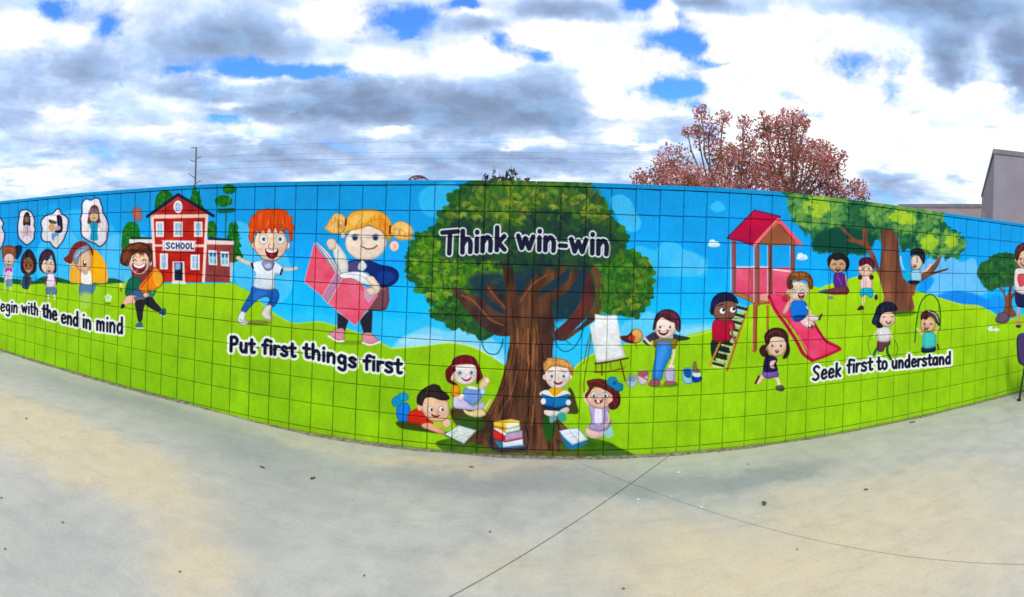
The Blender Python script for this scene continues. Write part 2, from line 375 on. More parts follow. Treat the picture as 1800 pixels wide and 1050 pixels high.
# ---- thought bubbles
def bubble(s, lobes=True):
    P(s, 'f4eef2', o='10224a', ow=2.2)
bubble('-8 378 2 386 6 394 4 400 8 410 8 420 5 430 2 436 -10 440 -30 420 -24 385')
bubble('36 372 46 369 54 373 58 379 61 388 60 396 62 404 60 412 60 420 54 427 47 431 39 425 33 418 31 408 31 396 33 384')
P('47 373 52 378 53 397 41 397 42 380', '35201c'); E(47, 386, 4, 6, '8a6a58'); P('42 398 52 398 56 418 47 415 39 418', 'd8c2cc'); L('47 400 47 414', 1, 'b49aa8')
L('41 402 40 416', 1.5, 'e8b8b0'); L('53 402 54 416', 1.5, 'e8b8b0')
bubble('83 378 92 376 97 371 100 368 105 369 108 376 116 381 120 388 119 398 118 406 115 414 112 422 104 433 98 437 90 430 88 426 76 424 72 414 74 404 72 394 74 386')
P('100 379 108 381 110 394 110 404 106 410 96 408 101 400 100 388', '241a2c'); P('86 386 99 390 98 394 88 393', '4a5030'); E(91, 400, 6, 7, 'd8a878'); E(101, 401, 5, 4.5, 'd4b0b8'); P('91 411 103 411 101 424 92 422', '6f9ed0'); P('88 378 99 382 98 388 87 385', 'faf6f0'); P('96 418 106 414 104 426 96 430', 'e6dcc8')
bubble('146 355 152 350 158 352 161 352 166 349 174 350 177 358 180 366 181 374 186 382 190 392 191 402 189 412 187 424 176 434 166 428 156 424 146 417 142 408 142 396 141 384 144 374 144 362')
P('158 368 162 362 168 361 173 366 175 380 176 392 155 394 155 382', '6a3c34'); E(165, 381, 7.5, 9, 'e0c896'); P('156 372 164 366 174 372 174 378 164 374 156 380', '8a6474'); L('161 383 164 384.5 168 383', 1, 'a04838'); P('158 393 172 393 171 408 172 422 159 422 160 408', '159ec4'); L('157 396 153 408', 2.4, 'e4c8a8'); L('174 396 180 406', 2.4, 'e8c4ae'); L('176 384 182 398', 3, 'f0c8c8', a=.7)

SK, SKD = 'f6d2b4', '7a4a34'
def face(cx, cy, rx, ry, sk='f6d6bc', ears='lr', eyes='dot', ed=.42, ey=-.05, er=.16, mouth='smile', mx=0, my=.5, mw=.5, ol='5a3226', blush='f0a08c', look=0, brow=None, nose=1):
    if 'l' in ears: E(cx - rx * .98, cy + ry * .1, rx * .2, ry * .22, sk, o=ol, ow=.9)
    if 'r' in ears: E(cx + rx * .98, cy + ry * .1, rx * .2, ry * .22, sk, o=ol, ow=.9)
    s = []
    for k in range(16):
        a = 2 * math.pi * k / 16; c, d = math.cos(a), math.sin(a)
        q = 1. if d < .2 else 1. - .16 * (d - .2) ** 1.3
        s += [cx + rx * q * math.copysign(abs(c) ** .85, c), cy + ry * d]
    P(s, sk, o=ol, ow=1.)
    if blush:
        E(cx - rx * .62, cy + ry * .35, rx * .2, ry * .15, blush, a=.4, soft=3); E(cx + rx * .62, cy + ry * .35, rx * .2, ry * .15, blush, a=.4, soft=3)
    for sg in (-1, 1):
        x, y = cx + sg * ed * rx + look * .3 * er * rx, cy + ey * ry; r = er * rx
        if eyes == 'dot': E(x, y, r * .8, r * 1.05, '222a3c'); E(x - r * .2, y - r * .4, r * .25, r * .3, 'ffffff')
        elif eyes == 'round':
            E(x, y, r * 1.25, r * 1.5, 'ffffff', o=ol, ow=.8); E(x + look * r * .5, y + .1 * r, r * .62, r * .8, '3a4a60'); E(x + look * r * .5, y + .1 * r, r * .3, r * .4, '0c0c14')
        elif eyes == 'happy': L([x - r, y + r * .3, x, y - r * .6, x + r, y + r * .3], 1.3, '2a1a1e')
        if brow: L([x - r * 1.2, y - r * 2.1, x, y - r * 2.7, x + r * 1.2, y - r * 2.1], 1.2, brow)
    if nose: L([cx + mx * rx - 1, cy + ry * .12, cx + mx * rx + rx * .06, cy + ry * .24, cx + mx * rx - 1.5, cy + ry * .28], 1., ol, a=.7)
    x, y, w = cx + mx * rx, cy + my * ry, mw * rx
    if mouth == 'smile': L([x - w, y - w * .25, x - w * .4, y + w * .22, x + w * .4, y + w * .22, x + w, y - w * .25], 1.5, '4a2028')
    elif mouth == 'grin': P([x - w, y - w * .3, x, y, x + w, y - w * .3, x + w * .7, y + w * .45, x, y + w * .75, x - w * .7, y + w * .45], '6a1c26', o='3a1418', ow=.9); P([x - w * .8, y - w * .2, x, y + w * .02, x + w * .8, y - w * .2, x + w * .5, y + w * .2, x, y + w * .3, x - w * .5, y + w * .2], 'fbf7f2')
    elif mouth == 'open': P([x - w, y - w * .5, x, y - w * .65, x + w, y - w * .5, x + w * .7, y + w * .6, x, y + w, x - w * .7, y + w * .6], '54141c', o='2c0c10', ow=.9); E(x, y + w * .55, w * .45, w * .3, 'd05058'); P([x - w * .75, y - w * .45, x + w * .75, y - w * .45, x + w * .6, y - w * .12, x - w * .6, y - w * .12], 'fbf7f2')

# ---- the kids at the left end
P('125 498 124 470 130 448 146 437 165 438 180 452 187 470 188 497 158 497', 'f6b248', soft=1.5); P('150 440 166 440 178 455 184 478 170 496 160 480', 'fdb726', a=.7, soft=4)
L('104 497 128 499 170 500 200 498', 2.2, '2c7a34', a=.8)
L('9 490 8 512', 2.5, 'dff0b8', a=.8); L('18 490 19 512', 2.5, 'dff0b8', a=.8)
P('27 433 38 432 39 440 34 452 28 456 24 444', '0f2a4e')
face(16, 458, 9.5, 12, 'f4cfc0', ears='', eyes='', mouth='smile', my=.6, mw=.4); P('4 436 14 431 25 434 28 444 26 456 22 448 15 446 8 450 5 458 3 446', '8a4c34'); L('8 438 16 436 22 440', 1.5, 'a8683e')
P('9 471 21 471 22 480 20 493 10 493 10 480', 'eed0e0'); P('9 472 21 472 20 479 15 475 10 479', 'c44494'); P('11 492 21 492 21 503 11 503', '6f94b0'); L('8 474 6 488', 2, 'f0c8b8')
L('44 505 43 520', 2, 'c8d890', a=.7); L('52 504 53 516', 3, 'e8d040', a=.8)
P('50 438 58 444 64 458 64 472 60 481 48 484 38 478 36 464 40 448', '231a1e'); P('44 455 52 453 58 462 57 474 50 482 43 474 41 464', '8a5a40'); E(46, 467, 1.5, 2.2, '201418'); E(54, 467, 1.5, 2.2, '201418'); L('46 475 50 477.5 54 475', 1.2, 'f0d8c8')
P('42 484 52 484 54 492 50 508 40 507 38 498', '23485a'); P('44 488 50 488 50 500 44 502', '2c2c54'); L('53 487 57 500', 2.2, '6a4632'); L('40 488 36 502', 1.8, '5a8a58')
face(85, 468, 12.5, 13.5, 'ecd0ba', ears='', eyes='', mouth='open', mx=.1, my=.62, mw=.2, blush=None)
L('79 463 82 462', 1.3, '2a1a1e'); L('88 463 91 462', 1.3, '2a1a1e')
P('69 452 74 443 82 438 91 440 96 448 99 466 99 478 94 481 96 470 93 456 90 449 86 456 82 460 80 455 75 462 73 472 78 481 70 474 68 462', '20202c'); P('74 448 82 442 90 446 84 456 78 458', '4a2838', a=.8)
P('83 484 96 484 96 505 83 505', 'fbe8f4', o='a08898', ow=.8); P('81 506 98 506 99 518 91 519 90 512 88 519 82 518', '5e7f92'); L('83 487 79 500', 2.6, '7a4a40'); L('96 487 100 500', 2.2, '6c4640'); L('85 519 85 526', 2.6, 'f0ead8'); L('95 519 96 526', 2.6, 'f0ead8')
P('141 500 166 501 166 512 160 518 150 516 140 520', '5d88a4', soft=1.4); P('140 516 160 516 158 540 140 542', 'b8d890', a=.5, soft=4)
L('158 480 161 500', 2.4, 'ecc090'); P('144 478 158 477 160 499 144 498', 'fbf6ea'); L('136 460 137 500', 2.6, 'eeb878', a=.8)
P('134 452 144 444 154 440 160 450 161 464 158 474 148 478 138 474 132 462', 'eec49c', o='8a5a3c', ow=.9); P('146 458 150 460 152 466 149 469 146 466', '6a3c20'); E(149, 461, 1.8, 2.6, 'fdf4dc'); E(150, 479, 5, 4.5, 'c0b0a8')
P('112 455 120 448 124 438 132 428 142 424 152 426 160 434 164 444 162 450 158 440 150 433 140 436 132 446 128 458 124 464 116 461', '7a2c28'); P('130 462 128 452 134 440 144 434 154 432 157 440 148 444 140 452 136 464', '8c9cb4', o='5a6a86', ow=.9); L('133 452 141 442 151 437', 1.5, 'd4dce8')
L('118 463 130 470', 1.5, 'f4e8d8')

# ---- the painted school
E(229, 418, 15, 24, '177024'); E(224, 408, 9, 12, '2c8a1c', a=.8); E(240, 424, 8, 16, '1a6a20'); P('214 440 220 398 232 390 244 400 246 445', '1c7422')
P('272 360 276 344 286 335 296 336 304 346 300 362 286 370 274 372', '15611d'); E(286, 348, 8, 8, '2a8420', a=.7)
P('341 324 347 332 345 334 351 342 349 345 355 354 353 357 360 368 330 368 334 356 332 352 338 342 336 338 340 332', '12611f', sm=0); L('342 334 344 350', 3, '2b8020', a=.6)
E(372, 405, 9, 17, '1b6a28'); E(374, 414, 8, 10, '4a8040', a=.5)
L('397 374 396 420', 1.8, '1f5a3c'); E(403, 333, 11.5, 9, '136220'); E(400, 332, 6, 4.5, '3a7c1a', a=.8); E(393, 354, 15.5, 10.5, '116c1c'); E(390, 354, 8, 5, '2a8a1a', a=.8); P('382 368 394 367 410 366 413 372 402 375 384 375', '16604a'); L('405 346 400 364', 2, 'b8d8c8', a=.5); L('396 395 400 380', 1, '2a6a50')
P('414 388 419 402 416 402 422 416 418 417 425 434 420 436 428 452 420 458 412 462 408 468 402 455 402 430 398 418 406 404 410 402', '0f6418', sm=0); P('402 400 412 398 412 460 404 462', '136a1a')
_r = np.random.RandomState(3)
for x0, y0, rx, ry, n_ in ((229, 418, 14, 23, 60), (288, 352, 13, 14, 34), (403, 333, 10, 7, 26), (393, 354, 14, 9, 34), (372, 405, 8, 15, 26), (412, 425, 9, 34, 60), (345, 350, 9, 14, 26)):
    for k in range(n_):
        a_ = _r.uniform(0, 6.28); q_ = _r.rand() ** .5; E(x0 + rx * q_ * math.cos(a_), y0 + ry * q_ * math.sin(a_), _r.uniform(1.6, 3.4), _r.uniform(1, 1.8), ['0c4f18', '2f8a22', '1a6e1e', '4a9a2c', '0f5a2a'][_r.randint(5)], rot=_r.uniform(0, 180), a=.7, soft=1)
P('233 368 247 366 249 386 236 388', 'a4645c', soft=5); P('236 372 244 370 245 382 238 384', 'c07060', soft=4, a=.8)
P('228 427 270 427 272 500 232 500', '8a3838', sm=0); P('227 421 270 421 270 428 227 428', 'f4ece8', sm=0); P('230 416 268 418 268 421 230 421', '133a2a', sm=0)
P('362 428 410 429 406 497 360 496', '94403f', sm=0, fn=lambda u, v: mixc(fbm(u, v, 12, 3, 9), '7a3030', 'b05450')); P('362 422 411 424 411 431 362 430', 'f6dcd4', sm=0); P('366 417 408 421 408 424 366 422', '15233c', sm=0)
P('404 462 410 462 408 496 404 496', 'd8ecf4', sm=0, a=.8)
for x0, y0 in ((366, 440), (387, 442)):
    P([x0, y0, x0 + 15, y0 + 1, x0 + 16, y0 + 27, x0 + 1, y0 + 26], 'f2f0f2', sm=0); P([x0 + 2, y0 + 3, x0 + 13, y0 + 4, x0 + 14, y0 + 24, x0 + 3, y0 + 23], '7cc8dc', sm=0); E(x0 + 5, y0 + 8, 2.6, 3, '2a6a90'); E(x0 + 11, y0 + 8, 2.6, 3, '2a6a90'); L([x0 + 8, y0 + 3, x0 + 8.5, y0 + 24], 1.4, 'f2f0f2'); L([x0 + 2, y0 + 14, x0 + 14, y0 + 14.5], 1.2, 'e4eef2')
P('266 380 364 378 358 497 272 496', 'c03022', sm=0, fn=lambda u, v: mixc(fbm(u, v, 14, 3, 11) * 1.3 - .1, 'a41e22', 'd8402a'))
P('262 380 313 343 366 378 364 382', 'b82c24', sm=0, fn=lambda u, v: mixc(fbm(u, v, 14, 3, 12) * 1.3 - .1, '9c1e24', 'cc3c2a'))
for k in range(8): L([270, 388 + k * 14, 360, 387 + k * 14], .8, '8c1a1c', a=.5)
P('264 378 366 377 366 383 264 385', 'f8d4c0', sm=0); P('272 430 362 430 361 435 272 434', 'f6cdc0', sm=0)
P('265 382 270 382 275 496 271 496', 'fadcd2', sm=0); P('361 382 366 382 360 497 355 497', 'fadcd2', sm=0)
L('259 381 313 342.5 375 380', 5.2, '131a38', sm=0); L('262 385 313 348', 1.2, 'a85a58', sm=0)
E(313, 364, 8, 11, 'fbeef0'); E(312.5, 364, 5, 8, '8cb4dc'); L('313 355 313 373', 1.2, 'fbeef0'); L('307 364 318 364', 1, 'fbeef0')
for x0, y0, w, h in ((274, 390, 14, 27), (305, 390, 16, 27), (341, 390, 15, 27), (281, 446, 14, 28), (335, 448, 16, 27)):
    P([x0, y0, x0 + w, y0, x0 + w, y0 + h, x0, y0 + h], 'f4eeee', sm=0); P([x0 + 3, y0 + 3, x0 + w - 3, y0 + 3, x0 + w - 3, y0 + h - 3, x0 + 3, y0 + h - 3], '9cc4dc', sm=0); L([x0 + w / 2, y0 + 3, x0 + w / 2, y0 + h - 3], 1.2, 'e8f0f4'); L([x0 + 3, y0 + h * .5, x0 + w - 3, y0 + h * .5], 1.2, 'dfeaf0')
P('286 425 288 423 341 424 343 427 342 440 339 442 289 441 286 438', 'fbf2f4', o='e0a8a4', ow=1.2)
P('303 460 324 460 325 497 303 496', 'f8d8d0', sm=0); P('306.5 462 321 462 321 494 307 493', '1b2236', sm=0); P('308 463 318 463 318 474 308 475', '8cb8e4', sm=0); P('302 495 326 496 327 500 302 499', 'e8f0ea', sm=0)

# ---- single-stroke brush lettering
GL = {  # advance, strokes in x-height units, y up
 'T': (1.15, ['0 1.55 1.1 1.55', '.55 1.5 .52 0']), 'P': (.95, ['.1 0 .12 1.5', '.12 1.5 .6 1.52 .82 1.2 .62 .82 .14 .74']),
 'B': (.95, ['.1 0 .12 1.5', '.12 1.5 .6 1.5 .72 1.15 .16 .82 .7 .72 .78 .2 .1 .02']), 'S': (1.0, ['.82 1.35 .5 1.55 .12 1.3 .3 .9 .7 .6 .78 .2 .4 -.02 .05 .15']),
 'a': (.85, ['.68 .85 .35 1 .08 .6 .15 .1 .42 .03 .66 .4', '.68 .95 .68 0']), 'b': (.85, ['.1 1.5 .12 0', '.12 .5 .4 .95 .7 .6 .6 .08 .14 .1']),
 'd': (.9, ['.68 .75 .35 .95 .08 .55 .18 .05 .45 .03 .66 .35', '.7 1.6 .7 0']), 'e': (.82, ['.1 .5 .66 .58 .58 .92 .3 1 .08 .6 .15 .12 .42 0 .7 .16']),
 'f': (.66, ['.66 1.45 .42 1.5 .28 1.15 .28 0', '.02 .88 .55 .92']), 'g': (.88, ['.66 .8 .35 1 .08 .62 .22 .2 .5 .2 .66 .5', '.68 .95 .7 -.3 .45 -.58 .1 -.42']),
 'h': (.85, ['.1 1.55 .1 0', '.1 .55 .4 .95 .66 .7 .66 0']), 'i': (.34, ['.15 .92 .15 0', '.16 1.36 .16 1.4']),
 'k': (.82, ['.1 1.6 .1 0', '.62 .95 .14 .45', '.22 .5 .66 0']), 'm': (1.2, ['.1 .95 .1 0', '.1 .6 .32 .95 .55 .7 .55 0', '.55 .6 .8 .95 1.0 .7 1.0 0']),
 'n': (.85, ['.1 .95 .1 0', '.1 .55 .4 .97 .66 .7 .66 0']), 'o': (.88, ['.4 1 .1 .75 .1 .25 .4 0 .7 .25 .7 .75 .4 1']),
 'r': (.62, ['.1 .95 .1 0', '.1 .55 .3 .9 .56 .92']), 's': (.74, ['.62 .85 .35 1 .1 .8 .3 .55 .58 .38 .58 .1 .3 -.02 .04 .12']),
 't': (.66, ['.3 1.4 .28 .2 .45 .02 .6 .08', '.02 .95 .6 .98']), 'u': (.88, ['.1 .95 .1 .35 .3 .02 .55 .1 .68 .45', '.7 .95 .7 0']),
 'w': (1.2, ['.05 .95 .3 .05 .55 .8 .82 .05 1.08 .95']), '-': (.62, ['.1 .42 .5 .42']),
 'C': (.9, ['.75 1.2 .4 1.5 .1 1.1 .1 .4 .4 0 .75 .3']), 'H': (.9, ['.1 1.5 .1 0', '.72 1.5 .72 0', '.1 .75 .72 .75']), 'O': (.95, ['.42 1.5 .1 1.1 .1 .4 .42 0 .76 .4 .76 1.1 .42 1.5']), 'L': (.8, ['.1 1.5 .1 0 .65 0'])}
SHARP = set('kwLTHP')
def word(s, x0, y0, x1, y1, h0, h1, wd, sx=0., dy=None):
    tot = sum(GL[c][0] for c in s); out = []; at = 0.
    for n, ch in enumerate(s):
        adv, st = GL[ch]
        for q in st:
            g = pts(q).copy(); g[:, 0] = adv * .09 + g[:, 0] * .82; t = (at + g[:, 0]) / tot; h = h0 + (h1 - h0) * t
            o = dy[n] if dy else 0
            X = x0 + (x1 - x0) * t + sx * g[:, 1] * h; Y = y0 + (y1 - y0) * t - g[:, 1] * h + o
            out.append((np.stack([X, Y], 1), ch not in 'TkwLH-'))
        at += adv
    return out
def lettering(words, wd, edge, black='10142c', white='f6f9ef', fill=None):
    for p, sm in words: L(p, wd + 2 * edge + 1.2, 'c8e08c' if fill is None else fill, sm, a=.5 if fill is None else .3, soft=2)
    for p, sm in words: L(p, wd + 2 * edge, white, sm)
    for p, sm in words: L(p, wd, black, sm)
lettering(word('Begin', -10, 546, 32, 550, 12, 13, 3, .02) + word('with', 37, 549, 68, 555, 12.5, 13.5, 3), 3.0, 3.2)
lettering(word('the', 74, 556, 101, 564, 14, 15, 4) + word('end', 107, 567, 139, 574, 14, 15.5, 4) + word('in', 145, 575, 161, 580, 15.5, 16, 4) + word('mind', 168, 580, 218, 587, 16.5, 17.5, 4), 4.0, 3.6)
lettering(word('Put', 403, 617, 449, 621, 16, 16, 6) + word('first', 460, 621, 521, 628, 16, 15.5, 6) + word('things', 532, 627, 628, 647, 16, 16, 6) + word('first', 638, 649, 708, 657, 16, 16.5, 6), 5.8, 4.0)
TH = [w for w in word('Think', 774, 447, 893, 439, 24, 25, 9, .02)] + word('win-win', 906, 437, 1073, 448, 23.5, 24, 9, .02)
lettering(word('Seek', 1427, 669, 1480, 661, 15.5, 14.5, 4.6, .05) + word('first', 1488, 656, 1535, 650, 15, 14, 4.4, .02) + word('to', 1541, 650, 1561, 649, 14.5, 14, 4.4) + word('understand', 1567, 648, 1673, 639, 13, 12.5, 3.6), 4.2, 3.6)
for p, sm in word('SCHOOL', 291, 437, 342, 437.5, 6.2, 6.2, 2): L(p, 2.3, '15305c', sm)

# ---- boy with the orange bag
L('222 490 230 510 235 525', 7, '8ad088', a=.5)
P('224 497 232 488 244 488 250 500 246 516 236 522 226 522 220 516', '0e6650', o='0a3c34'); P('232 512 248 508 262 512 262 526 240 530 230 524', '3f5f8a')
P('244 505 256 490 266 478 272 470 280 476 286 488 285 500 276 508 262 514 250 514', 'f48a20', o='8a3c10'); P('268 478 280 478 286 490 280 504 272 500', 'f8b84a', a=.8, soft=2); L('248 506 262 488 268 480', 2, 'c43c2c')
P('222 522 236 520 246 526 252 534 244 540 230 534 220 538 214 536', 'f2c4a8', o='b06a58', ow=.8); P('236 522 250 524 262 526 262 534 248 534 238 530', '5a6a78'); E(246, 528, 8, 4, 'c05048', a=.6, soft=3)
P('212 541 214 535 219 536 219 540 214 543', '1c1a1e')
P('238 530 256 528 252 545 250 563 243 565 240 550', '20222a'); P('254 526 266 522 274 532 284 544 278 549 264 542 256 536', '20222a')
E(257, 519, 5, 4, 'f2c4a8', o='a0604c', ow=.8); L('262 512 268 520 272 512', 5, '2a7a58')
P('239 571 248 565 251 572 251 576 240 576', '3c6a70'); L('239 577 251 577', 2, 'e8f4ea', sm=0); P('279 550 288 542 292 546 290 554 284 557', '2a5a6c'); L('281 554 289 557', 1.8, 'd8ece4')
face(245, 461, 19, 22, 'f6d0b4', eyes='happy', ed=.45, ey=-.12, er=.17, mouth='', nose=0, mx=.05, look=0)
P('233 464 245 468 256 463 255 473 248 480 240 479 234 472', '8a2430', o='4a1418'); P('234 464 245 468 255 463 253 469 245 472 236 469', 'fffaf6'); E(240, 476, 3, 2, 'd86a70')
P('212 452 216 440 226 432 240 427 254 428 264 436 268 448 264 462 261 452 255 445 250 448 240 445 232 450 228 460 224 468 216 466 212 462', '4a2418', o='2a1410'); P('216 444 230 434 226 452 218 462', '8a4826', a=.8); P('234 430 250 430 260 440 246 440', '6c3a22', a=.7)
for k in range(26):
    _a = k * 2.4; _x = 238 + 22 * math.cos(_a) * (.35 + .65 * (k % 5) / 4.); _y = 443 + 11 * math.sin(_a) * (.35 + .65 * (k % 5) / 4.) - 2
    L([_x - 4, _y + 2, _x, _y - 2, _x + 4, _y + 1], 1.4, ['8a5030', '2c1410', '6c3a24', 'a0643c'][k % 4], a=.75)
E(213, 503, 5.5, 5.5, 'd8e858', a=.9); E(212, 501, 2.5, 2.5, 'f4f4a0'); L('212 508 213 512', 2, '6a4a18')
for k in range(5): a_ = k * 1.2566 - 1.57; E(190 + 4.2 * math.cos(a_), 524 + 4.2 * math.sin(a_), 3.2, 3.2, 'd8f6c0')
E(190, 524, 1.6, 1.6, 'a0c860'); E(190, 534, 5, 1.6, '5a9010')

# ---- orange-haired boy
E(452, 568, 23, 5, '6e7a3c', a=.85, soft=3)
P('446 504 482 508 490 516 489 528 480 540 470 538 474 526 466 522 452 528 440 540 432 549 424 546 432 530 440 516', '2a64b8', o='1c3c74'); L('448 506 480 510', 3, '6a5a70'); P('450 512 470 514 458 524 444 532', '3f80d0', a=.6, soft=3)
P('468 538 478 538 474 550 480 560 476 564 462 558 460 550', 'e4e0d0', o='8a8474'); P('424 548 432 552 430 562 438 568 430 572 420 568 418 560', 'ecece8', o='7c8478'); L('422 562 430 566', 1.6, '8a9488')
L('447 466 434 462 421 456', 6, 'f0cdb4'); E(419, 454, 4.5, 3.5, 'f0cdb4', o='b07c64', ow=.7); L('494 473 506 474 518 473', 5, 'f0cdb4'); E(520, 472, 3.5, 3, 'f0cdb4', o='b07c64', ow=.7)
P('444 463 456 459 480 459 492 466 497 472 494 484 485 482 482 492 481 508 464 509 446 504 448 490 449 480 442 472', 'eef4fa', o='6a7a98'); L('442 464 445 472', 3.4, '18284c'); L('496 474 493 483', 3.4, '18284c'); P('448 486 460 484 462 502 450 500', 'c4d8f0', a=.6, soft=4)
P('461 461 481 461 480 470 474 476 466 474', '8e98bc', o='4e5878'); E(471, 468, 6, 4, 'c4c8e0')
face(476, 429, 29, 30, 'f8d8bc', eyes='', mouth='', nose=0, ears='lr')
for x in (463, 493): E(x, 421, 7.5, 8.5, 'f4f6f4', o='8a5a44', ow=1); E(x + (1 if x < 470 else -1), 421, 3.4, 4.2, '8a98a0'); E(x, 421, 1.6, 2, '202830')
L('456 408 466 405', 1.4, '8a3c18'); L('488 404 498 408', 1.4, '8a3c18'); L('474 428 472 436 480 437 482 428', 1.4, 'a86a4c')
P('467 438 478 441 488 438 487 449 480 455 472 453 468 446', '6a1420', o='2c0a10'); P('468 438 478 441 487 438 485 443 478 445 470 443', 'fffaf6'); E(478, 450, 5, 3, 'c83c3c')
P('441 428 437 416 439 404 436 396 441 388 442 380 450 377 453 370 462 371 470 366 478 370 487 366 494 370 503 371 507 378 514 383 513 392 518 400 514 410 515 422 510 424 508 412 503 404 499 411 495 400 489 410 484 400 478 410 473 401 467 411 462 402 457 412 452 404 449 414 446 408 445 422', 'e85414', o='a8380e')
for k in range(16): x = 445 + k * 4.3; L([x, 398 + 6 * math.sin(k * 2.), x + 2 - k * .2, 380 + 3 * math.cos(k)], 1.6, ('f88030', 'c43c0c', 'f06820')[k % 3], a=.7)

# ---- blond girl with the pink book
E(622, 603, 34, 4, '6a8a20', a=.7, soft=3)
P('593 550 613 562 606 584 593 580', '24222e', sm=0); P('634 562 653 545 654 566 652 586 641 588 636 575', '24222e')
P('578 590 588 580 603 578 606 590 603 600 592 598', 'e898a4', o='7a5a60'); L('577 591 592 600 604 600', 3, 'fbf6f2'); P('637 590 640 586 652 586 662 596 668 600 654 606 638 604', 'e898a4', o='7a5a60'); L('637 603 652 607 668 601', 3, 'fbf6f2')
P('655 504 680 503 684 520 682 540 672 546 652 546 645 544 652 528', '7c4a56', o='4a2830'); L('656 508 676 508', 2.5, 'a86a72'); L('684 510 685 530 680 542', 1.4, '5ab0d8')
P('612 462 626 458 650 459 668 466 688 470 699 478 700 490 692 500 678 505 662 504 655 496 648 480 630 478 612 478', '152a6c', o='0c1638'); P('664 480 684 478 694 488 684 498 668 498', '1c48a0', a=.7, soft=4); P('614 463 630 460 632 476 616 476', '6a5880', a=.7)
P('630 466 637 458 645 468 638 477 630 474', 'eef0ec', o='6a7090')
P('584 432 592 428 600 438 608 450 612 466 611 480 603 484 596 478 590 462', 'f0ece4', o='9aa0a4'); P('574 426 582 420 590 424 590 436 584 440 578 438', 'fae0cc', o='b08c78')
face(643, 428, 36, 30, 'fce6d0', ears='', eyes='', mouth='', nose=0, ol='c89a78', blush='f8b8a8'); E(693, 433, 8, 9, 'fbd8c4', o='d08c80'); L('690 430 696 433 691 438', 1.2, 'd87c78'); E(603, 413, 4, 6, 'fce0cc', o='c89a78', ow=.8)
for x in (624, 660): E(x, 419, 5, 4.6, '3c4c74'); E(x, 419, 2.2, 2.4, '101830'); L([x - 6, 416, x, 412, x + 6, 415], 1.5, '5a4a50')
L('636 423 638 428 634 430', 1.3, 'c88c6c'); L('635 433 645 438 656 437 663 432', 2, '6a2c3c'); L('602 416 614 416 632 418 650 418 676 419', .9, '5a6070', a=.7)
P('608 390 614 378 628 371 646 369 664 371 680 380 688 394 690 410 684 426 678 416 670 406 660 402 648 396 640 400 626 404 614 406 606 412 604 402', 'f6b04a', o='b8701c'); P('615 385 640 374 660 376 640 390 620 398', 'fcd070', a=.8, soft=4); P('664 378 682 390 684 412 672 400', 'f08838', a=.6, soft=4)
L('640 400 652 388 672 386', 1, 'c87820'); L('624 402 634 386', 1, 'c87820')
P('609 388 602 378 590 376 582 384 574 396 571 402 580 409 592 412 604 408 608 398', 'f9c272', o='b8782c'); L('604 392 592 388 578 400', 1.2, 'e09038'); L('605 398 594 400', 1.2, 'e09038'); P('686 404 696 392 708 390 720 396 727 408 722 414 726 420 708 423 694 418', 'f9c272', o='b8782c'); L('690 404 704 404 720 414', 1.2, 'e09038'); L('690 410 704 414', 1.2, 'e09038')
L('608 386 607 396', 3, '5a1c20'); L('686 398 685 411', 3, '5a1c20')
P('552 428 591 479 567 522 535 496', 'ec5f78', sm=0, o='f8b8c0', fn=lambda u, v: mixc(fbm(u, v, 18, 3, 21), 'e44a68', 'f67e8c')); P('554 427 560 429 578 446 592 468 600 482 594 486 586 474 570 448', 'f6f4ee', o='7a7c88'); L('558 430 576 450 594 480', 1, '5a6274')
P('591 479 603 488 576 534 566 522', 'c48aac', sm=0, o='f4c8d0', ow=1.4); P('603 488 616 484 642 506 664 520 625 573 577 534', 'ec6c84', sm=0, o='f6b4bc', fn=lambda u, v: mixc(fbm(u, v, 20, 3, 22), 'e6546e', 'f68496'))
P('596 484 606 480 622 478 642 480 656 492 662 506 650 504 634 498 618 490 602 490', 'f8f8f4', o='6a6c78'); L('612 482 636 486 652 498', .9, '9098a0'); P('640 506 660 520 648 534 641 524', 'd4b4d0', sm=0, a=.8)
P('644 490 654 486 662 494 668 504 666 514 656 520 648 518 644 508 654 504', 'fae0cc', o='b08c78'); L('644 508 654 506 660 512', 1, 'b08c78')

# ---- the big tree
P('766 779 790 771 850 762 900 760 1000 764 1065 776 1090 788 1130 806 1180 830 780 830 800 806 780 794', '3f6a12', soft=3, fn=lambda u, v: mixc(fbm(u, v, 22, 4, 31) * 1.2 - .05, '23400f', '4f8a12'))
P('840 810 830 806 860 790 1000 790 1040 806 1040 830 840 830', '5a3a16', soft=6, a=.5)
CROWN = '846 316 826 319 814 328 818 337 802 336 791 346 796 358 806 360 792 364 778 370 772 380 775 390 770 400 754 407 740 411 731 420 727 432 720 440 722 452 717 462 723 472 718 482 724 492 734 496 734 510 748 512 757 520 755 530 764 536 762 550 770 558 784 566 792 575 804 574 812 570 818 578 832 584 842 598 856 596 880 580 900 560 1000 560 1036 558 1044 546 1058 540 1068 552 1080 546 1092 554 1106 552 1114 556 1126 548 1124 538 1136 532 1144 520 1140 508 1146 496 1142 484 1146 474 1136 466 1136 456 1124 454 1118 446 1102 442 1098 430 1100 416 1092 406 1086 396 1076 390 1070 374 1062 362 1060 350 1040 344 1030 334 1030 318 1000 300 900 290'
P(CROWN, '24502a', o='1c4420', fn=lambda u, v: mixc(fbm(u, v, 26, 4, 33) * 1.3 - .1, '183a30', '336a26'))
cp = smooth(pts(CROWN), True); r_ = np.random.RandomState(5); cnt = 0
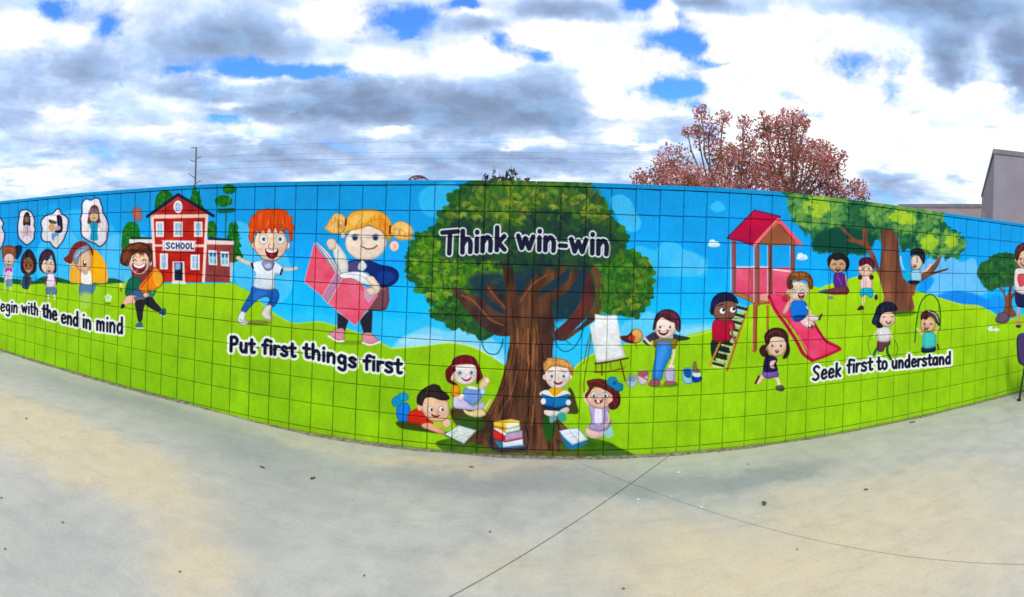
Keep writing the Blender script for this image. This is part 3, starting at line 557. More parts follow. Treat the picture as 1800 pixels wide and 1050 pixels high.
def dabs(region, n, cols, rx, ry, seed, a=.75, rot=(60, 120)):
    q = smooth(pts(region), True); r = np.random.RandomState(seed); lo, hi = q.min(0), q.max(0); k = 0
    uu = r.uniform(lo[0], hi[0], n * 3); vv = r.uniform(lo[1], hi[1], n * 3); ok = inside(uu, vv, q)
    for x, y in list(zip(uu[ok], vv[ok]))[:n]:
        E(x, y, r.uniform(*rx), r.uniform(*ry), cols[r.randint(len(cols))], rot=r.uniform(*rot), a=a * r.uniform(.6, 1), soft=1.6)
dabs(CROWN, 500, ['1a4a2c', '2c6420', '1e5438', '386e22'], (3, 8), (2, 4), 1)
YG = ['5f8a1e', '4a8a1c', '6f9426', '3c7a1c', '84a02e']
dabs('846 322 1020 322 1055 350 1066 380 1040 392 990 378 940 372 900 392 830 380 795 396 782 384 792 368 830 350', 330, ['6a7e2a', '54802a', '80903a', '4a7222', '3a6a24'], (4, 10), (2, 4), 2, .8)
dabs('722 440 760 420 790 450 830 452 880 462 884 480 850 500 800 500 790 520 768 530 744 506 726 486', 330, YG, (4, 9), (2, 3.5), 3, .85)
dabs('1040 470 1090 450 1134 462 1142 490 1138 520 1110 546 1070 540 1040 500', 300, ['2f7a1c', '3c8a20', '568a28', '1f5a22', '7a8a30'], (4, 9), (2, 3.5), 4, .8)
dabs('770 535 790 505 830 520 820 560 840 585 800 572', 90, ['2a5a22', '3a7020', '1e4424'], (4, 8), (2, 4), 6)
dabs('960 535 990 530 996 552 972 558', 30, ['1f7a1c', '2f9a1c'], (3, 6), (2, 3), 8)
_c = smooth(pts(CROWN), True, 3); _r = np.random.RandomState(77)
for k in range(0, len(_c), 2):
    x, y = _c[k]
    if y > 322 and (y < 585) and not (880 < x < 1030 and y > 500): E(x + _r.uniform(-3, 3), y + _r.uniform(-3, 3), _r.uniform(5, 9), _r.uniform(4, 7), ['2c6420', '245a22', '3c7a22', '1f4c24'][_r.randint(4)] if y < 560 else '2c5a24', a=.95, soft=1.2)
dabs('850 330 960 325 1000 350 960 395 900 400 860 380', 60, ['2f6a20', '7a9030', '3f7a24', '8a9a34'], (8, 16), (3, 6), 51, .55)
dabs('900 385 1040 330 1066 372 1080 420 1000 400', 90, ['5a6a2a', '3a5a2c', '24482e'], (8, 16), (4, 7), 52, .6)
dabs('735 420 800 400 860 440 880 500 800 520 740 500', 90, ['3c7c1c', '2a6420', '6a9a24'], (8, 14), (3, 6), 53, .5)
dabs('1050 440 1140 470 1135 530 1060 530', 80, ['2a5c20', '5a7a28', '245424', '7a8a30'], (8, 14), (3, 6), 54, .5)
def fans(region, n, cols, ln, seed, a=.75):
    q = smooth(pts(region), True); r = np.random.RandomState(seed); lo, hi = q.min(0), q.max(0)
    uu = r.uniform(lo[0], hi[0], n * 3); vv = r.uniform(lo[1], hi[1], n * 3); ok = inside(uu, vv, q)
    for x, y in sorted(list(zip(uu[ok], vv[ok]))[:n], key=lambda e: -e[1]):
        c_ = cols[r.randint(len(cols))]; base = r.uniform(60, 120); e_ = 0
        E(x, y + ln * .7, ln * .9, ln * .45, '1a3a24', a=.45, soft=3)
        for k in range(6):
            t_ = math.radians(base + (k - 2.5) * 24); l_ = ln * r.uniform(.8, 1.1)
            E(x + math.cos(t_) * l_ * .6, y + math.sin(t_) * l_ * .6, l_ * .52, l_ * .2, tuple(np.clip(col(c_) * r.uniform(.8, 1.2), 0, 1)), rot=math.degrees(t_), a=a, soft=1.2)
fans('725 440 770 415 830 455 880 465 880 490 800 510 770 530 740 505', 60, ['4c8c1e', '6a9a28', '3a7a1e', '86a834'], 11, 61)
fans('1045 455 1130 455 1140 500 1115 540 1060 535', 50, ['3a7c20', '568c2a', '2c6a20', '7a9230'], 11, 62)
fans('850 330 960 325 1040 345 1060 385 960 385 880 395 800 385 790 370', 75, ['5a7c2a', '78902e', '3c6a24', '8c9a3a'], 11, 63)
fans('775 545 800 515 830 560 850 585 800 570', 14, ['2c5c22', '3a7426'], 10, 64)
NV = ['1b3a30', '22462e', '1a3034', '2c502c']
dabs('775 400 830 386 900 396 960 368 1040 392 1085 408 1092 440 1040 462 900 462 800 455 775 440', 420, NV, (5, 12), (3, 6), 9, .8, (0, 180))
P('822 492 850 480 890 480 930 470 990 460 1030 470 1040 520 1000 560 900 575 870 560 840 520', '1b2f4a', soft=10, a=.8)
bark = lambda u, v: mixc(fbm(u * 2.6, v * .32, 22, 4, 41) * 1.5 - .25, '35221a', '8c5a3a')
barkd = lambda u, v: mixc(fbm(u * 1.2, v * .8, 22, 4, 42) * 1.4 - .2, '2e2224', '7c5038')
def bough(s, fn=barkd): P(s, '6a4030', fn=fn, soft=1.6)
bough('900 588 872 590 846 574 826 552 808 530 796 514 800 504 812 512 828 518 846 524 862 540 884 552 900 556')
bough('894 560 880 540 862 528 852 512 860 498 876 512 894 530 900 545')
bough('890 560 889 520 886 490 884 462 894 462 902 490 906 516 912 540')
bough('898 556 914 520 934 490 962 470 984 462 968 480 940 506 926 530 924 560')
bough('924 545 950 520 984 506 1004 482 1006 462 1014 462 1014 488 992 514 960 530 940 556')
bough('968 588 1010 580 1034 558 1050 530 1050 500 1038 474 1048 470 1062 500 1062 536 1048 560 1022 580 990 600')
bough('968 590 1000 560 1020 530 1028 500 1034 470 1044 500 1044 530 1032 556 1004 584 975 600', lambda u, v: mixc(fbm(u, v, 22, 4, 43) * 1.4 - .2, '3a2028', '7a3c30'))
P('892 570 890 540 888 505 883 470 886 456 896 456 902 474 906 500 912 522 922 508 936 490 958 474 984 464 1002 466 990 480 968 496 950 512 944 528 960 516 986 506 1000 488 1004 466 1014 464 1014 488 996 514 974 530 970 545 975 575 971 620 974 670 976 700 984 738 1000 770 960 792 905 796 850 784 815 765 838 748 862 715 878 680 889 640 896 600 895 570', '5a3424', fn=bark, soft=1.4)
P('945 560 968 560 970 620 973 690 985 745 998 772 955 780 950 700 948 620', '2c1c20', a=.5, soft=12)
bough('884 700 862 735 838 752 812 766 806 776 828 778 850 774 878 764 900 750', bark); bough('972 706 984 738 1004 758 1026 772 1006 780 984 774 962 760', bark); bough('905 750 898 772 880 790 900 794 925 780 935 760', bark); bough('945 755 952 778 965 792 985 792 975 770 965 752', bark)
r = np.random.RandomState(11)
for k in range(70):
    f = r.rand(); y0 = r.uniform(560, 720); y1 = y0 + r.uniform(20, 60)
    def bx(y, f=f): lf = np.interp(y, [545, 600, 640, 680, 715, 750, 790], [893, 896, 889, 878, 862, 838, 830]); rt = np.interp(y, [545, 620, 700, 738, 770], [966, 971, 976, 984, 996]); return lf + (rt - lf) * f
    L([bx(y0), y0, bx((y0 + y1) / 2) + r.uniform(-2, 2), (y0 + y1) / 2, bx(y1), y1], r.uniform(1, 3), ['2e1a18', '3a221a', 'a0663c', 'b87444', '7a4430', '4c2c24'][r.randint(6)] if f < .7 else ['241618', '3a2420', '5a3428'][r.randint(3)], a=.7)
for k in range(40):
    x = r.uniform(830, 930); L([x, r.uniform(735, 750), x - r.uniform(0, 14), r.uniform(755, 770), x - r.uniform(4, 30), r.uniform(770, 785)], r.uniform(1.5, 3), ['5a2c1c', '8a4a2c', '3a2014', '2c3a10'][r.randint(4)], a=.6)
L('812 520 830 528 846 545 862 562 884 572', 3, 'b06c40', a=.6); L('858 506 872 524 888 542', 3, 'b0603c', a=.6); L('915 530 935 502 960 484', 3, '9a6a50', a=.6); L('1040 548 1050 520 1046 495', 3, '8a4a34', a=.6)
dabs('872 462 960 455 1040 462 1030 480 980 474 930 480 890 478', 80, NV, (5, 10), (3, 5), 12, .7)
dabs('1060 486 1080 470 1080 545 1050 545', 70, ['2c6a1e', '3f7c24', '5a8a2a'], (4, 8), (2, 3), 14)
L('846 592 850 612 860 622 874 622 882 608 884 596', 1.8, '145070'); L('846 580 840 592', 1.6, '1c4a2c'); L('971 584 978 606 990 618 1006 614 1018 598 1026 576', 1.8, '136a86'); L('1024 580 1028 560 1036 545', 1.6, '1c4a2c'); L('974 570 985 590 1003 606', 1.2, '1a5a3c')
lettering(TH, 8.2, 2.8, '181a34', 'e4ecea', '20303a')

# ---- children and books under the tree
P('697 742 720 740 760 756 790 760 782 764 750 760 712 755 700 750', '2e3c14', a=.9, soft=2)
P('792 720 830 716 860 730 862 760 820 760 800 745', '3c2c1c', soft=5, a=.9); P('800 738 830 730 852 742 845 756 815 756', '2f5a1e', soft=5, a=.8)
E(698, 706, 9, 10, '1e8ec0', rot=30, o='14608c'); E(709, 698, 9, 7, '22a0d0', rot=20, o='14608c'); P('698 718 712 708 720 716 720 738 706 742 698 734', '0f86e4', o='0a5aa0')
P('718 728 730 720 745 718 756 728 754 738 762 744 756 752 735 746 718 742', 'd8362c', o='8a1c1c')
P('742 746 756 744 768 750 782 758 778 764 760 758 744 752', 'f6b098', o='b06050', ow=.8); E(785, 744, 7, 8, 'f4c4a4', o='b07c60', ow=.8); P('762 742 774 738 776 750 764 752', 'c0cc48', a=.9)
P('736 712 746 700 770 700 786 706 790 722 787 734 776 741 760 740 748 732 742 722', 'f6caa8', o='a06c50'); E(738, 716, 5, 6.5, 'f6caa8', o='a06c50', ow=.9)
for x, y in ((757, 720), (776, 720)): E(x, y, 4.6, 5, 'fffdf4', o='8a6a50', ow=.8); E(x + 1.6, y + .6, 1.8, 2.6, '1c2420')
L('768 722 771 727 767 728', 1.1, 'a86c50'); P('758 728 766 731 774 730 768 735 761 733', '7a2c20')
P('733 708 734 696 742 686 752 680 762 676 772 679 776 686 784 692 790 700 784 704 772 703 758 698 748 700 744 706 742 713 737 712', '2c2420', o='14100e')
P('781 764 806 748 838 757 816 781', 'dfeae0', sm=0, o='6a7a78'); L('806 748 794 771', 1, '9aa8a8'); L('790 763 806 757', .8, '9ab0a8'); L('800 770 826 760', .8, '9ab0a8'); L('808 774 832 762', .8, '9ab0a8'); L('781 765 815 782 838 758', 1.8, '4a5450', sm=0)
face(818, 656, 22, 20.5, 'fdf0ea', ears='', eyes='dot', ed=.5, ey=.0, er=.13, mouth='smile', mx=.06, my=.5, mw=.36, ol='c09088'); E(795, 661, 6, 8, 'fbdcd4', o='c08c84', ow=.9)
for x in (808, 830): E(x, 656, 5.4, 5, 'c4e0c0', a=.45, o='8aa098', ow=.9)
for x in (809, 829): E(x, 656, 1.8, 2.4, '3c4a60')
P('812 665 820 668 829 664 824 670 816 670', 'a02c4c')
P('788 672 784 664 784 652 790 645 794 640 797 632 808 626 822 625 834 630 841 642 846 656 848 664 842 670 838 676 838 664 838 650 834 642 822 640 808 641 800 645 801 652 796 656 792 668 804 676 800 678', '6c1620', o='3c0c14'); L('793 645 806 642 820 641', 1.6, 'e8a8a0')
P('795 680 806 678 808 690 804 698 794 696', 'f0a41c', o='a0641c'); P('841 680 848 668 852 662 858 666 860 674 852 682 846 686', 'f6d4a8', o='b08458', ow=.8); E(856, 669, 4.5, 5.5, 'f8e0b8', o='b08458', ow=.8)
P('797 700 812 696 830 714 848 706 852 716 842 722 818 720 798 716', 'd0c8e4', o='8a84a8'); P('815 720 826 724 842 720 850 722 854 729 842 734 828 732 818 727', 'f0dca0', o='a08850', ow=.8); L('852 718 858 710 862 704', 4, 'eac890')
P('816 686 826 681 838 683 848 692 843 704 832 712 820 706 813 698', '7a9cd8', o='4a64a0'); P('820 680 834 680 840 685 826 684', 'f4f8fc'); P('804 700 812 692 816 698 808 706', 'fbe6d8', o='b08c84', ow=.7); P('844 688 850 682 853 690 849 698', 'c8e4ec', o='6a94a8', ow=.8)
P('862 752 870 744 868 780 875 790 925 786 928 760 922 750 926 790 866 792', '1c2038', a=.8, soft=2)
P('868 742 898 737 913 740 912 748 890 754 868 749', 'f4ce54', sm=0, o='a08428'); P('888 745 913 741 913 748 892 754', 'faf0c8', sm=0); P('884 756 914 749 914 757 890 762', 'd8f0dc', sm=0, o='6a9a80'); P('868 750 888 755 890 761 868 755', 'e8983c', sm=0)
P('867 757 890 764 888 772 884 776 867 770', 'd83c38', sm=0, o='8a1c24'); P('888 763 918 757 919 770 888 775', 'c8a4c4', sm=0, o='7a5a84'); P('867 754 874 753 890 762 888 766', 'faeae0', sm=0)
P('869 774 886 780 888 788 878 787', '2a8cc0', sm=0); P('882 776 919 770 920 783 884 787', 'e4f4fa', sm=0, o='4a8ab0'); L('885 788 921 784', 2.4, '3c6cb0', sm=0); L('870 772 888 777 919 771', 2.4, 'c43040', sm=0)
P('1000 682 1008 690 1013 708 1017 726 1004 728 994 724 998 700', '3a3a1c', soft=2, a=.95); P('956 735 972 733 978 745 972 770 960 775 955 755', '1c5a1c', soft=3, a=.9)
face(980, 661, 22, 22.5, 'fdeade', ears='lr', eyes='', mouth='', nose=0, ol='b88470')
for x, y in ((970, 662), (991, 662)): E(x, y, 4.6, 3.8, 'e8eefa'); E(x, y, 2.6, 3, '7c8cc0'); E(x, y, 1.2, 1.4, '28304c')
L('962 655 973 653', 1.6, 'c89068'); L('986 653 996 656', 1.6, 'c89068'); P('973 671 981 674 989 671 985 676 977 676', '8a3c3c', o='6a2c2c', ow=.8); L('980 660 983 666 979 668', 1, 'd8a088')
P('957 654 955 640 962 632 960 630 976 630 990 632 1002 638 1008 648 1006 660 1003 655 1000 648 990 646 978 644 968 646 961 652', 'cf9150', o='8a5424'); L('966 640 984 637 1000 644', 2.5, 'e8b470', a=.7)
P('963 688 970 682 985 684 988 690 976 699 966 694', 'f2b41c'); P('950 690 962 686 975 697 990 687 1001 690 1000 696 975 702 951 696', 'f8f6ee')
P('952 693 975 700 975 717 954 712', '0a74b4', sm=0, o='08406c'); P('975 700 1000 693 998 712 975 717', '0c7cbc', sm=0, o='08406c'); P('955 713 975 718 997 713 996 719 976 724 957 718', '12285a', sm=0); L('975 700 975 717', 1, '7cc8e8')
E(955, 706, 4.5, 5.5, 'fbf0f2', o='b0a4b0', ow=.8); E(999, 708, 4.5, 5, 'e8eafa', o='b0a4b0', ow=.8)
P('957 722 966 722 984 724 986 730 970 733 958 729', 'f2e6d4', o='a8947c', ow=.8); P('984 722 996 716 1001 720 998 726 988 730', 'd8c8c4', o='8a7878', ow=.8); P('980 728 992 726 996 738 988 742 980 736', '32a498', a=.9, soft=2); P('966 734 974 730 978 738 968 744', '8cb0c8', a=.9, soft=2)
P('982 757 994 784 1006 792 1032 780 1030 776 1006 784 990 762', '1f78b4', sm=0); P('983 758 1000 754 1016 753 1034 773 1006 783 990 768', 'f2f8fb', sm=0, o='5a90b0'); L('1000 755 1018 778', 1, 'a8bccc'); L('996 763 1008 761', .8, 'a8b8c8'); L('1002 769 1014 767', .8, 'a8b8c8'); L('1010 759 1020 765', .8, 'a8b8c8')
P('1030 752 1040 756 1056 758 1066 754 1066 764 1052 771 1038 770 1030 762', 'f0ccc0', o='a07c74'); P('1062 758 1074 750 1078 764 1072 770 1064 768', '9cd4dc', a=.9, soft=2)
L('1036 712 1028 702 1030 690', 4.4, 'f2cbb4'); P('1036 712 1046 715 1060 716 1070 716 1070 732 1074 744 1066 756 1050 758 1036 752 1040 738', 'b8a4d4', o='7a68a0'); P('1047 717 1057 718 1058 744 1046 744', 'f6eef8'); L('1068 726 1070 740 1062 750', 3.2, 'eec8b4')
face(1055, 700, 23, 18.5, 'f2c6ae', ears='r', eyes='', mouth='', nose=0, ol='8a5444')
for x, y in ((1044, 695), (1064, 696)): E(x, y, 5.4, 5.8, 'f6f4e4', o='5c3c34', ow=.9); E(x, y + 1, 2.4, 3, '2c3c30'); E(x - .6, y, .9, 1, 'ffffff')
E(1054, 694, 3, 3, '90b8d0', a=.6); P('1045 703 1053 706 1060 702 1056 709 1048 709', '7c2430', o='5a1c24', ow=.8); P('1049 704.5 1054 706 1054 709 1050 708', 'fffaf6'); E(1072, 704, 5.5, 6.5, 'f2bfa8', o='8a5444', ow=.8)
P('1036 684 1032 672 1040 668 1056 667 1070 672 1082 680 1089 694 1090 708 1084 718 1074 720 1070 712 1078 704 1076 694 1068 688 1060 684 1050 680 1042 682 1036 692 1030 700 1029 694', '5a1e1e', o='34100f'); L('1034 672 1048 670 1058 676 1070 682', 2.5, '7c3028', a=.7)
P('1066 674 1072 664 1082 664 1086 672 1094 676 1094 686 1086 688 1076 682', '1490bc', o='0a5a84'); E(1080, 674, 3, 3, '1c58a0')

# ---- easel, painter, paint
L('1040 585 1034 625 1027 668 1027 690', 2, '7a5a20', a=.9); L('1044 575 1034 600 1026 640', 1.4, '3c5a20')
L('1048 634 1047 655', 2.2, '7c5a1e'); L('1058 636 1058 660', 2.4, '6a4a18'); L('1073 634 1074 652', 2, '7c5a1e', a=.7); L('1090 632 1094 650 1099 670', 2.4, '6c4018'); L('1045 655 1070 654 1098 647', 2, '7c4a18'); L('1032 668 1060 670 1098 670', .8, '6a7a20', a=.5)
P('1046 553 1062 556 1084 555 1088 576 1092 604 1099 628 1075 634 1049 637 1044 612 1037 572 1046 566', 'fbfcfa', sm=0, o='c8ccc0'); P('1037 573 1046 567 1049 600 1049 636', 'e4ece8', sm=0); L('1046 640 1062 638 1084 634 1104 630', 3, '5c3a14')
E(1111, 671, 9.5, 10.5, 'a9c0c4', o='6a8088'); E(1110, 667, 8, 5, '8494b4', a=.9); L('1103 661 1111 657 1119 662', 1, '7a8a90'); P('1122 655 1139 654 1138 672 1132 677 1124 674', 'dccfd4', o='8a7a80'); P('1122 655 1139 654 1139 660 1130 664 1122 661', 'a8546c'); L('1130 664 1138 668', 2, 'a8546c')
P('1201 650 1216 648 1218 660 1216 674 1202 672', '9cd4e4', o='3a78a4'); P('1202 650 1215 650 1214 664 1204 662', '1c5c9c'); P('1217 661 1232 662 1232 670 1219 672', '1440a4', o='10306c'); P('1219 655 1230 656 1230 663 1219 662', 'e4ecf0'); P('1219 640 1223 637 1225 648 1231 654 1219 654', '8a7a58', o='4c4430')
P('1130 600 1142 588 1152 584 1160 590 1156 598 1144 600 1148 606 1140 608', '3a3448', soft=1.5); P('1184 588 1194 590 1212 594 1208 598 1194 600 1184 604', '2a3a34', soft=1.5)
L('1152 606 1142 604 1134 596', 4.4, 'f6dcc0'); L('1185 612 1184 626 1180 640', 4.4, 'f6dcc0'); E(1180, 645, 5.5, 4, 'f4e4c8')
P('1149 600 1158 596 1178 596 1190 598 1188 610 1182 614 1158 612 1150 610', '9a7a2c', o='6a5018')
P('1155 604 1160 600 1176 600 1179 606 1180 622 1172 640 1166 654 1162 668 1148 668 1148 650 1152 630 1154 614', '3f8ce0', o='1f5494'); P('1158 602 1176 602 1175 608 1160 608', '6a84b0'); P('1160 612 1172 612 1160 650 1152 660', '5aa4f0', a=.6, soft=4); L('1176 615 1178 630', 3, '3a6cb8')
P('1170 651 1186 650 1184 672 1172 672', 'c4b8d8', o='7a7094'); P('1140 676 1146 668 1158 668 1160 676 1156 679 1144 679', 'a45c68', o='6a343c'); P('1168 674 1172 671 1186 672 1190 676 1180 679 1168 678', 'a45c68', o='6a343c'); P('1148 678 1190 676 1186 681 1150 682', '4a7a14', a=.6)
P('1091 592 1104 590 1113 580 1122 582 1128 590 1126 600 1116 604 1102 602 1094 598', '571c2c', o='34141c'); P('1110 586 1116 579 1126 582 1130 592 1124 602 1114 602 1116 594', 'e8b060', o='8a5c28'); P('1108 590 1116 592 1112 600 1104 596', 'c84434', a=.9); L('1118 604 1119 614', 1, '6a5a30')
face(1169, 575, 19, 20, 'fbe4d4', ears='r', eyes='dot', ed=.46, ey=.02, er=.12, mouth='grin', mx=-.15, my=.42, mw=.46, ol='a8786c', nose=0)
P('1148 580 1150 566 1154 554 1164 546 1178 545 1190 551 1196 563 1196 578 1194 584 1188 578 1186 568 1180 566 1172 562 1164 558 1158 562 1154 568 1152 578', '4c2030', o='1c1420'); L('1162 550 1176 550 1188 558 1192 570', 2, '7a4050', a=.7); L('1149 580 1151 564 1158 552', 2, '1a1c30')

# ---- tower and slide
L('1392 575 1392 592', 2, 'c08850'); L('1349 538 1349 580', 3.4, 'b46a34'); L('1327.5 535 1326 616', 7.5, 'a4603a', sm=0); L('1330.5 535 1329 616', 2.4, '7c4424', sm=0); L('1323.5 560 1323 616', 1.5, 'e0c088', a=.6)
P('1294 473 1391 470 1391 515 1350 528 1294 515', 'ec5f7c', sm=0, fn=lambda u, v: mixc(fbm(u, v, 20, 3, 51), 'e0486a', 'f67a90'))
P('1318 474 1326 474 1326 517 1318 517', 'a84848', sm=0, a=.6); L('1294 470 1326 470', 3, 'f6dce0', sm=0); L('1336 470 1350 470', 3, 'f6dce0', sm=0); L('1358 474 1392 478', 3, 'f6dce0', sm=0)
P('1296 514 1330 526 1352 524 1352 534 1330 536 1294 520', 'b87840', sm=0, o='7c4a28'); P('1336 518 1362 514 1368 524 1350 530 1336 528', 'f0b0a0', sm=0, a=.8)
for x, y0, y1, w, c in ((1290, 424, 515, 7.5, '96565a'), (1331, 430, 535, 8.5, '9c5a50'), (1354, 430, 528, 7, '8a4a44'), (1394, 432, 490, 7, '8a5050')):
    L([x, y0, x + .5, y1], w, c, sm=0); L([x - w * .7, y0 + 2, x - w * .7, y1 - 4], 1.6, 'e8d4e0', sm=0, a=.8); L([x + w * .25, y0, x + w * .25, y1], 1.6, '6a3834', sm=0, a=.7)
P('1278 419 1326 370 1372 381 1367 386 1324 432 1300 424', 'c01c40', sm=0, o='5c1c4c', ow=2.4, fn=lambda u, v: mixc(fbm(u, v, 24, 3, 52) * 1.4 - .2, 'a41648', 'd42c48'))
P('1328 430 1367 388 1404 430 1366 432', '9a5a44', sm=0, fn=lambda u, v: mixc(fbm(u, v, 24, 3, 53), '8a4a38', 'b07048')); L('1327 431 1368 387', 6.5, 'f0807c', sm=0); L('1368 387 1407 430', 7, 'ee6474', sm=0); L('1372 396 1396 424', 2, '8c2c40', sm=0); L('1330 433 1366 391', 1, '7a3034', sm=0)
P('1352 520 1372 520 1386 532 1400 545 1424 556 1440 580 1452 597 1477 614 1434 632 1424 630 1406 596 1386 566 1366 545', 'e8486c', o='a8203c', fn=lambda u, v: mixc(fbm(u, v, 26, 3, 54), 'dc3458', 'f6688a'))
L('1352 522 1362 545 1382 572 1400 600 1412 622 1428 634', 6, 'b01c38'); L('1352 526 1360 546 1380 574 1398 602', 1.6, 'e06878'); L('1424 558 1440 584 1454 602 1476 612', 3.6, 'a01c34'); L('1430 634 1452 626 1476 615', 4.4, 'b42440'); E(1475, 614, 4, 3.5, 'b42440'); L('1404 590 1420 618', 2, 'ffa0a8', a=.6)
# ladder and climbing boy
P('1296 530 1314 538 1282 650 1262 648 1248 640', 'a8cce0', sm=0, a=.35)
P('1252 598 1280 598 1282 612 1276 630 1266 632 1264 616 1262 632 1252 630', '12301f', o='0a1c14')
L('1314 540 1278 652', 4, 'b8742c', sm=0); L('1295 536 1248 642', 3.6, 'd09048', sm=0)
for k in range(9):
    f = k / 8.; x, y = 1303 - 41 * f, 541 + 99 * f; L([x - 8, y - 1, x + 9, y + 3.5], 4.6, '18242c' if k % 2 == 0 else '1c3018', sm=0); L([x - 8, y + 4, x + 8, y + 8], 3.4, 'bcd8e4' if k < 5 else 'ecd8a0', sm=0, a=.9)
P('1254 566 1266 560 1282 562 1290 568 1292 580 1282 584 1284 598 1256 600 1252 584', 'b81c3c', o='6a1024'); L('1284 572 1288 590 1292 600', 4, '9a5c50')
face(1273, 545, 22, 20, '8a5a48', ears='l', eyes='', mouth='', nose=0, ol='3c221c', blush=None)
for x, y in ((1270, 547), (1288, 545)): E(x, y, 5.6, 5.6, 'fbfbf6', o='2a1a18', ow=.9); E(x + 2, y - 1.4, 2.4, 2.8, '14141c')
L('1280 550 1284 556 1279 558', 1.3, '4a2a24'); L('1282 560 1288 560', 1.3, '3c1c1c'); L('1262 538 1272 535', 1.8, '1a1420')
P('1250 552 1250 534 1256 522 1268 515 1284 516 1294 524 1297 534 1286 530 1274 530 1262 534 1256 542 1254 552', '141a3c', o='0a0f24')
# boy on the slide
P('1388 526 1396 524 1400 530 1390 540 1380 552 1376 548', 'f6b8b0', o='b06870', ow=.8)
P('1406 556 1424 560 1432 570 1428 576 1418 576 1408 568', 'f4d0c8', o='a07070', ow=.8); P('1416 556 1430 553 1440 560 1436 564 1424 564', 'f6e0d4', o='a07870', ow=.8); L('1440 562 1444 554', 4, '3c4a38'); E(1426, 575, 5, 3, '4a4038'); L('1418 568 1424 574', 3, 'e8f0f4')
P('1392 532 1404 528 1416 532 1420 546 1416 558 1402 566 1394 562 1390 548', '0f78d8', o='0a4488'); P('1396 556 1414 554 1412 562 1400 566', '0a3c7c', a=.8); L('1418 540 1424 548 1422 556', 3, 'f4d0bc')
P('1376 520 1384 518 1388 526 1382 532 1376 528', 'b02048', a=.8, soft=2)
face(1403, 512, 18, 16.5, 'f8dcc0', ears='lr', eyes='happy', ed=.42, ey=-.1, er=.17, mouth='open', mx=.3, my=.5, mw=.3, nose=0, ol='9c6c54')
for x in (1396, 1411): E(x, 509, 6, 5, 'dce8dc', a=.35, o='8a9488', ow=.9)
P('1386 508 1383 496 1388 484 1398 479 1412 478 1424 484 1429 496 1428 508 1422 506 1420 496 1412 492 1402 494 1396 490 1392 496 1394 506', '7a4424', o='4a2814'); E(1398, 484, 6, 4, 'a86a34', a=.6, soft=3); E(1414, 488, 6, 4, 'a86a34', a=.6, soft=3); P('1384 498 1392 490 1391 508 1386 508', '5c2c2c', a=.7)
for k in range(16):
    _x = 1390 + (k * 7.3) % 34; _y = 483 + (k * 3.7) % 11; L([_x - 3, _y + 2, _x, _y - 2, _x + 3, _y + 1], 1.3, ['b0743c', '4a2416', '905828'][k % 3], a=.8)
# running girl
P('1332 676 1330 672 1338 660 1345 658 1344 664 1336 674', 'f8d8b8', o='b08c60', ow=.8); L('1328 674 1334 662', 4, '5c2c1c'); L('1362 660 1368 670 1370 678', 5, 'f8dcc0'); P('1364 680 1374 678 1379 684 1374 688 1366 686', '5a5a44', o='34342c')
P('1342 652 1364 650 1368 662 1358 664 1352 666 1342 662', '7c5cb0', o='4c3880'); P('1346 628 1358 626 1366 632 1364 640 1366 652 1344 654 1342 646', '221a44', o='120e28'); P('1354 636 1364 634 1360 642 1362 648 1354 646', 'f0c8bc', o='7a5a64', ow=.8)
face(1365, 608, 17.5, 19, 'f2d4b4', ears='', eyes='dot', ed=.44, ey=.02, er=.12, mouth='open', mx=.05, my=.52, mw=.17, nose=0, ol='8a5c4c')
P('1346 606 1344 592 1350 582 1362 577 1376 579 1384 588 1386 602 1388 616 1384 628 1376 630 1382 616 1382 602 1376 594 1362 592 1354 596 1352 604 1346 612 1350 622 1352 628 1340 626 1335 616 1340 608', '3c1a1c', o='1c0c10'); L('1352 588 1364 583 1376 588', 2.5, '6c3a34', a=.7)

# ---- the right-hand tree and the children round it
T2 = '1378 330 1384 348 1390 356 1384 368 1392 378 1392 388 1402 396 1410 406 1424 412 1428 424 1432 434 1428 442 1440 444 1448 446 1456 440 1466 450 1474 446 1486 452 1498 444 1508 450 1520 446 1530 436 1536 424 1548 420 1560 410 1578 416 1582 430 1588 444 1596 436 1604 444 1614 440 1622 450 1634 448 1644 456 1652 448 1664 456 1674 452 1684 456 1688 446 1696 440 1692 430 1696 420 1686 414 1680 404 1668 404 1664 394 1656 386 1660 372 1652 360 1640 340 1500 320'
P(T2, '1f5a38', fn=lambda u, v: mixc(fbm(u, v, 24, 4, 61) * 1.3 - .1, '0f4636', '3f8040'))
dabs(T2, 420, ['1a5a3c', '2c7040', '12503c', '3f8048'], (4, 9), (2, 4), 21, .8, (0, 180))
P('1432 440 1430 420 1450 405 1480 400 1500 402 1530 410 1536 430 1518 444 1480 446', '0c4638', soft=5, a=.9)
LG = ['5f9a4a', '78a850', '8ab45a', '4c8a48']
dabs('1390 345 1460 340 1490 360 1480 390 1440 402 1410 396 1392 375', 190, LG, (4, 9), (2, 5), 22, .8, (0, 180))
dabs('1520 365 1600 352 1655 372 1650 395 1600 412 1560 402 1530 390', 200, LG, (4, 9), (2, 5), 23, .8, (0, 180))
dabs('1610 420 1650 405 1690 418 1690 440 1650 450 1620 444', 130, LG, (3, 8), (2, 4), 24, .85, (0, 180))
for s in ('1414 352 1458 350 1460 372 1442 384 1418 374', '1566 380 1580 372 1606 382 1604 392 1578 392', '1620 424 1636 416 1648 428 1640 440 1624 436', '1665 420 1678 418 1680 430 1668 432'): dabs(s, 60, ['a8cc3c', 'b8d444', '98c040'], (3, 7), (2, 4), 25, .9, (0, 180))
bk2 = lambda u, v: mixc(fbm(u * 2., v * .35, 20, 4, 63) * 1.4 - .2, '5c3428', 'a4684c')
P('1551 404 1576 412 1580 440 1582 468 1592 492 1602 506 1604 524 1606 545 1580 552 1560 552 1546 548 1554 524 1550 500 1546 480 1550 440', '7c4c38', fn=bk2, soft=1.4)
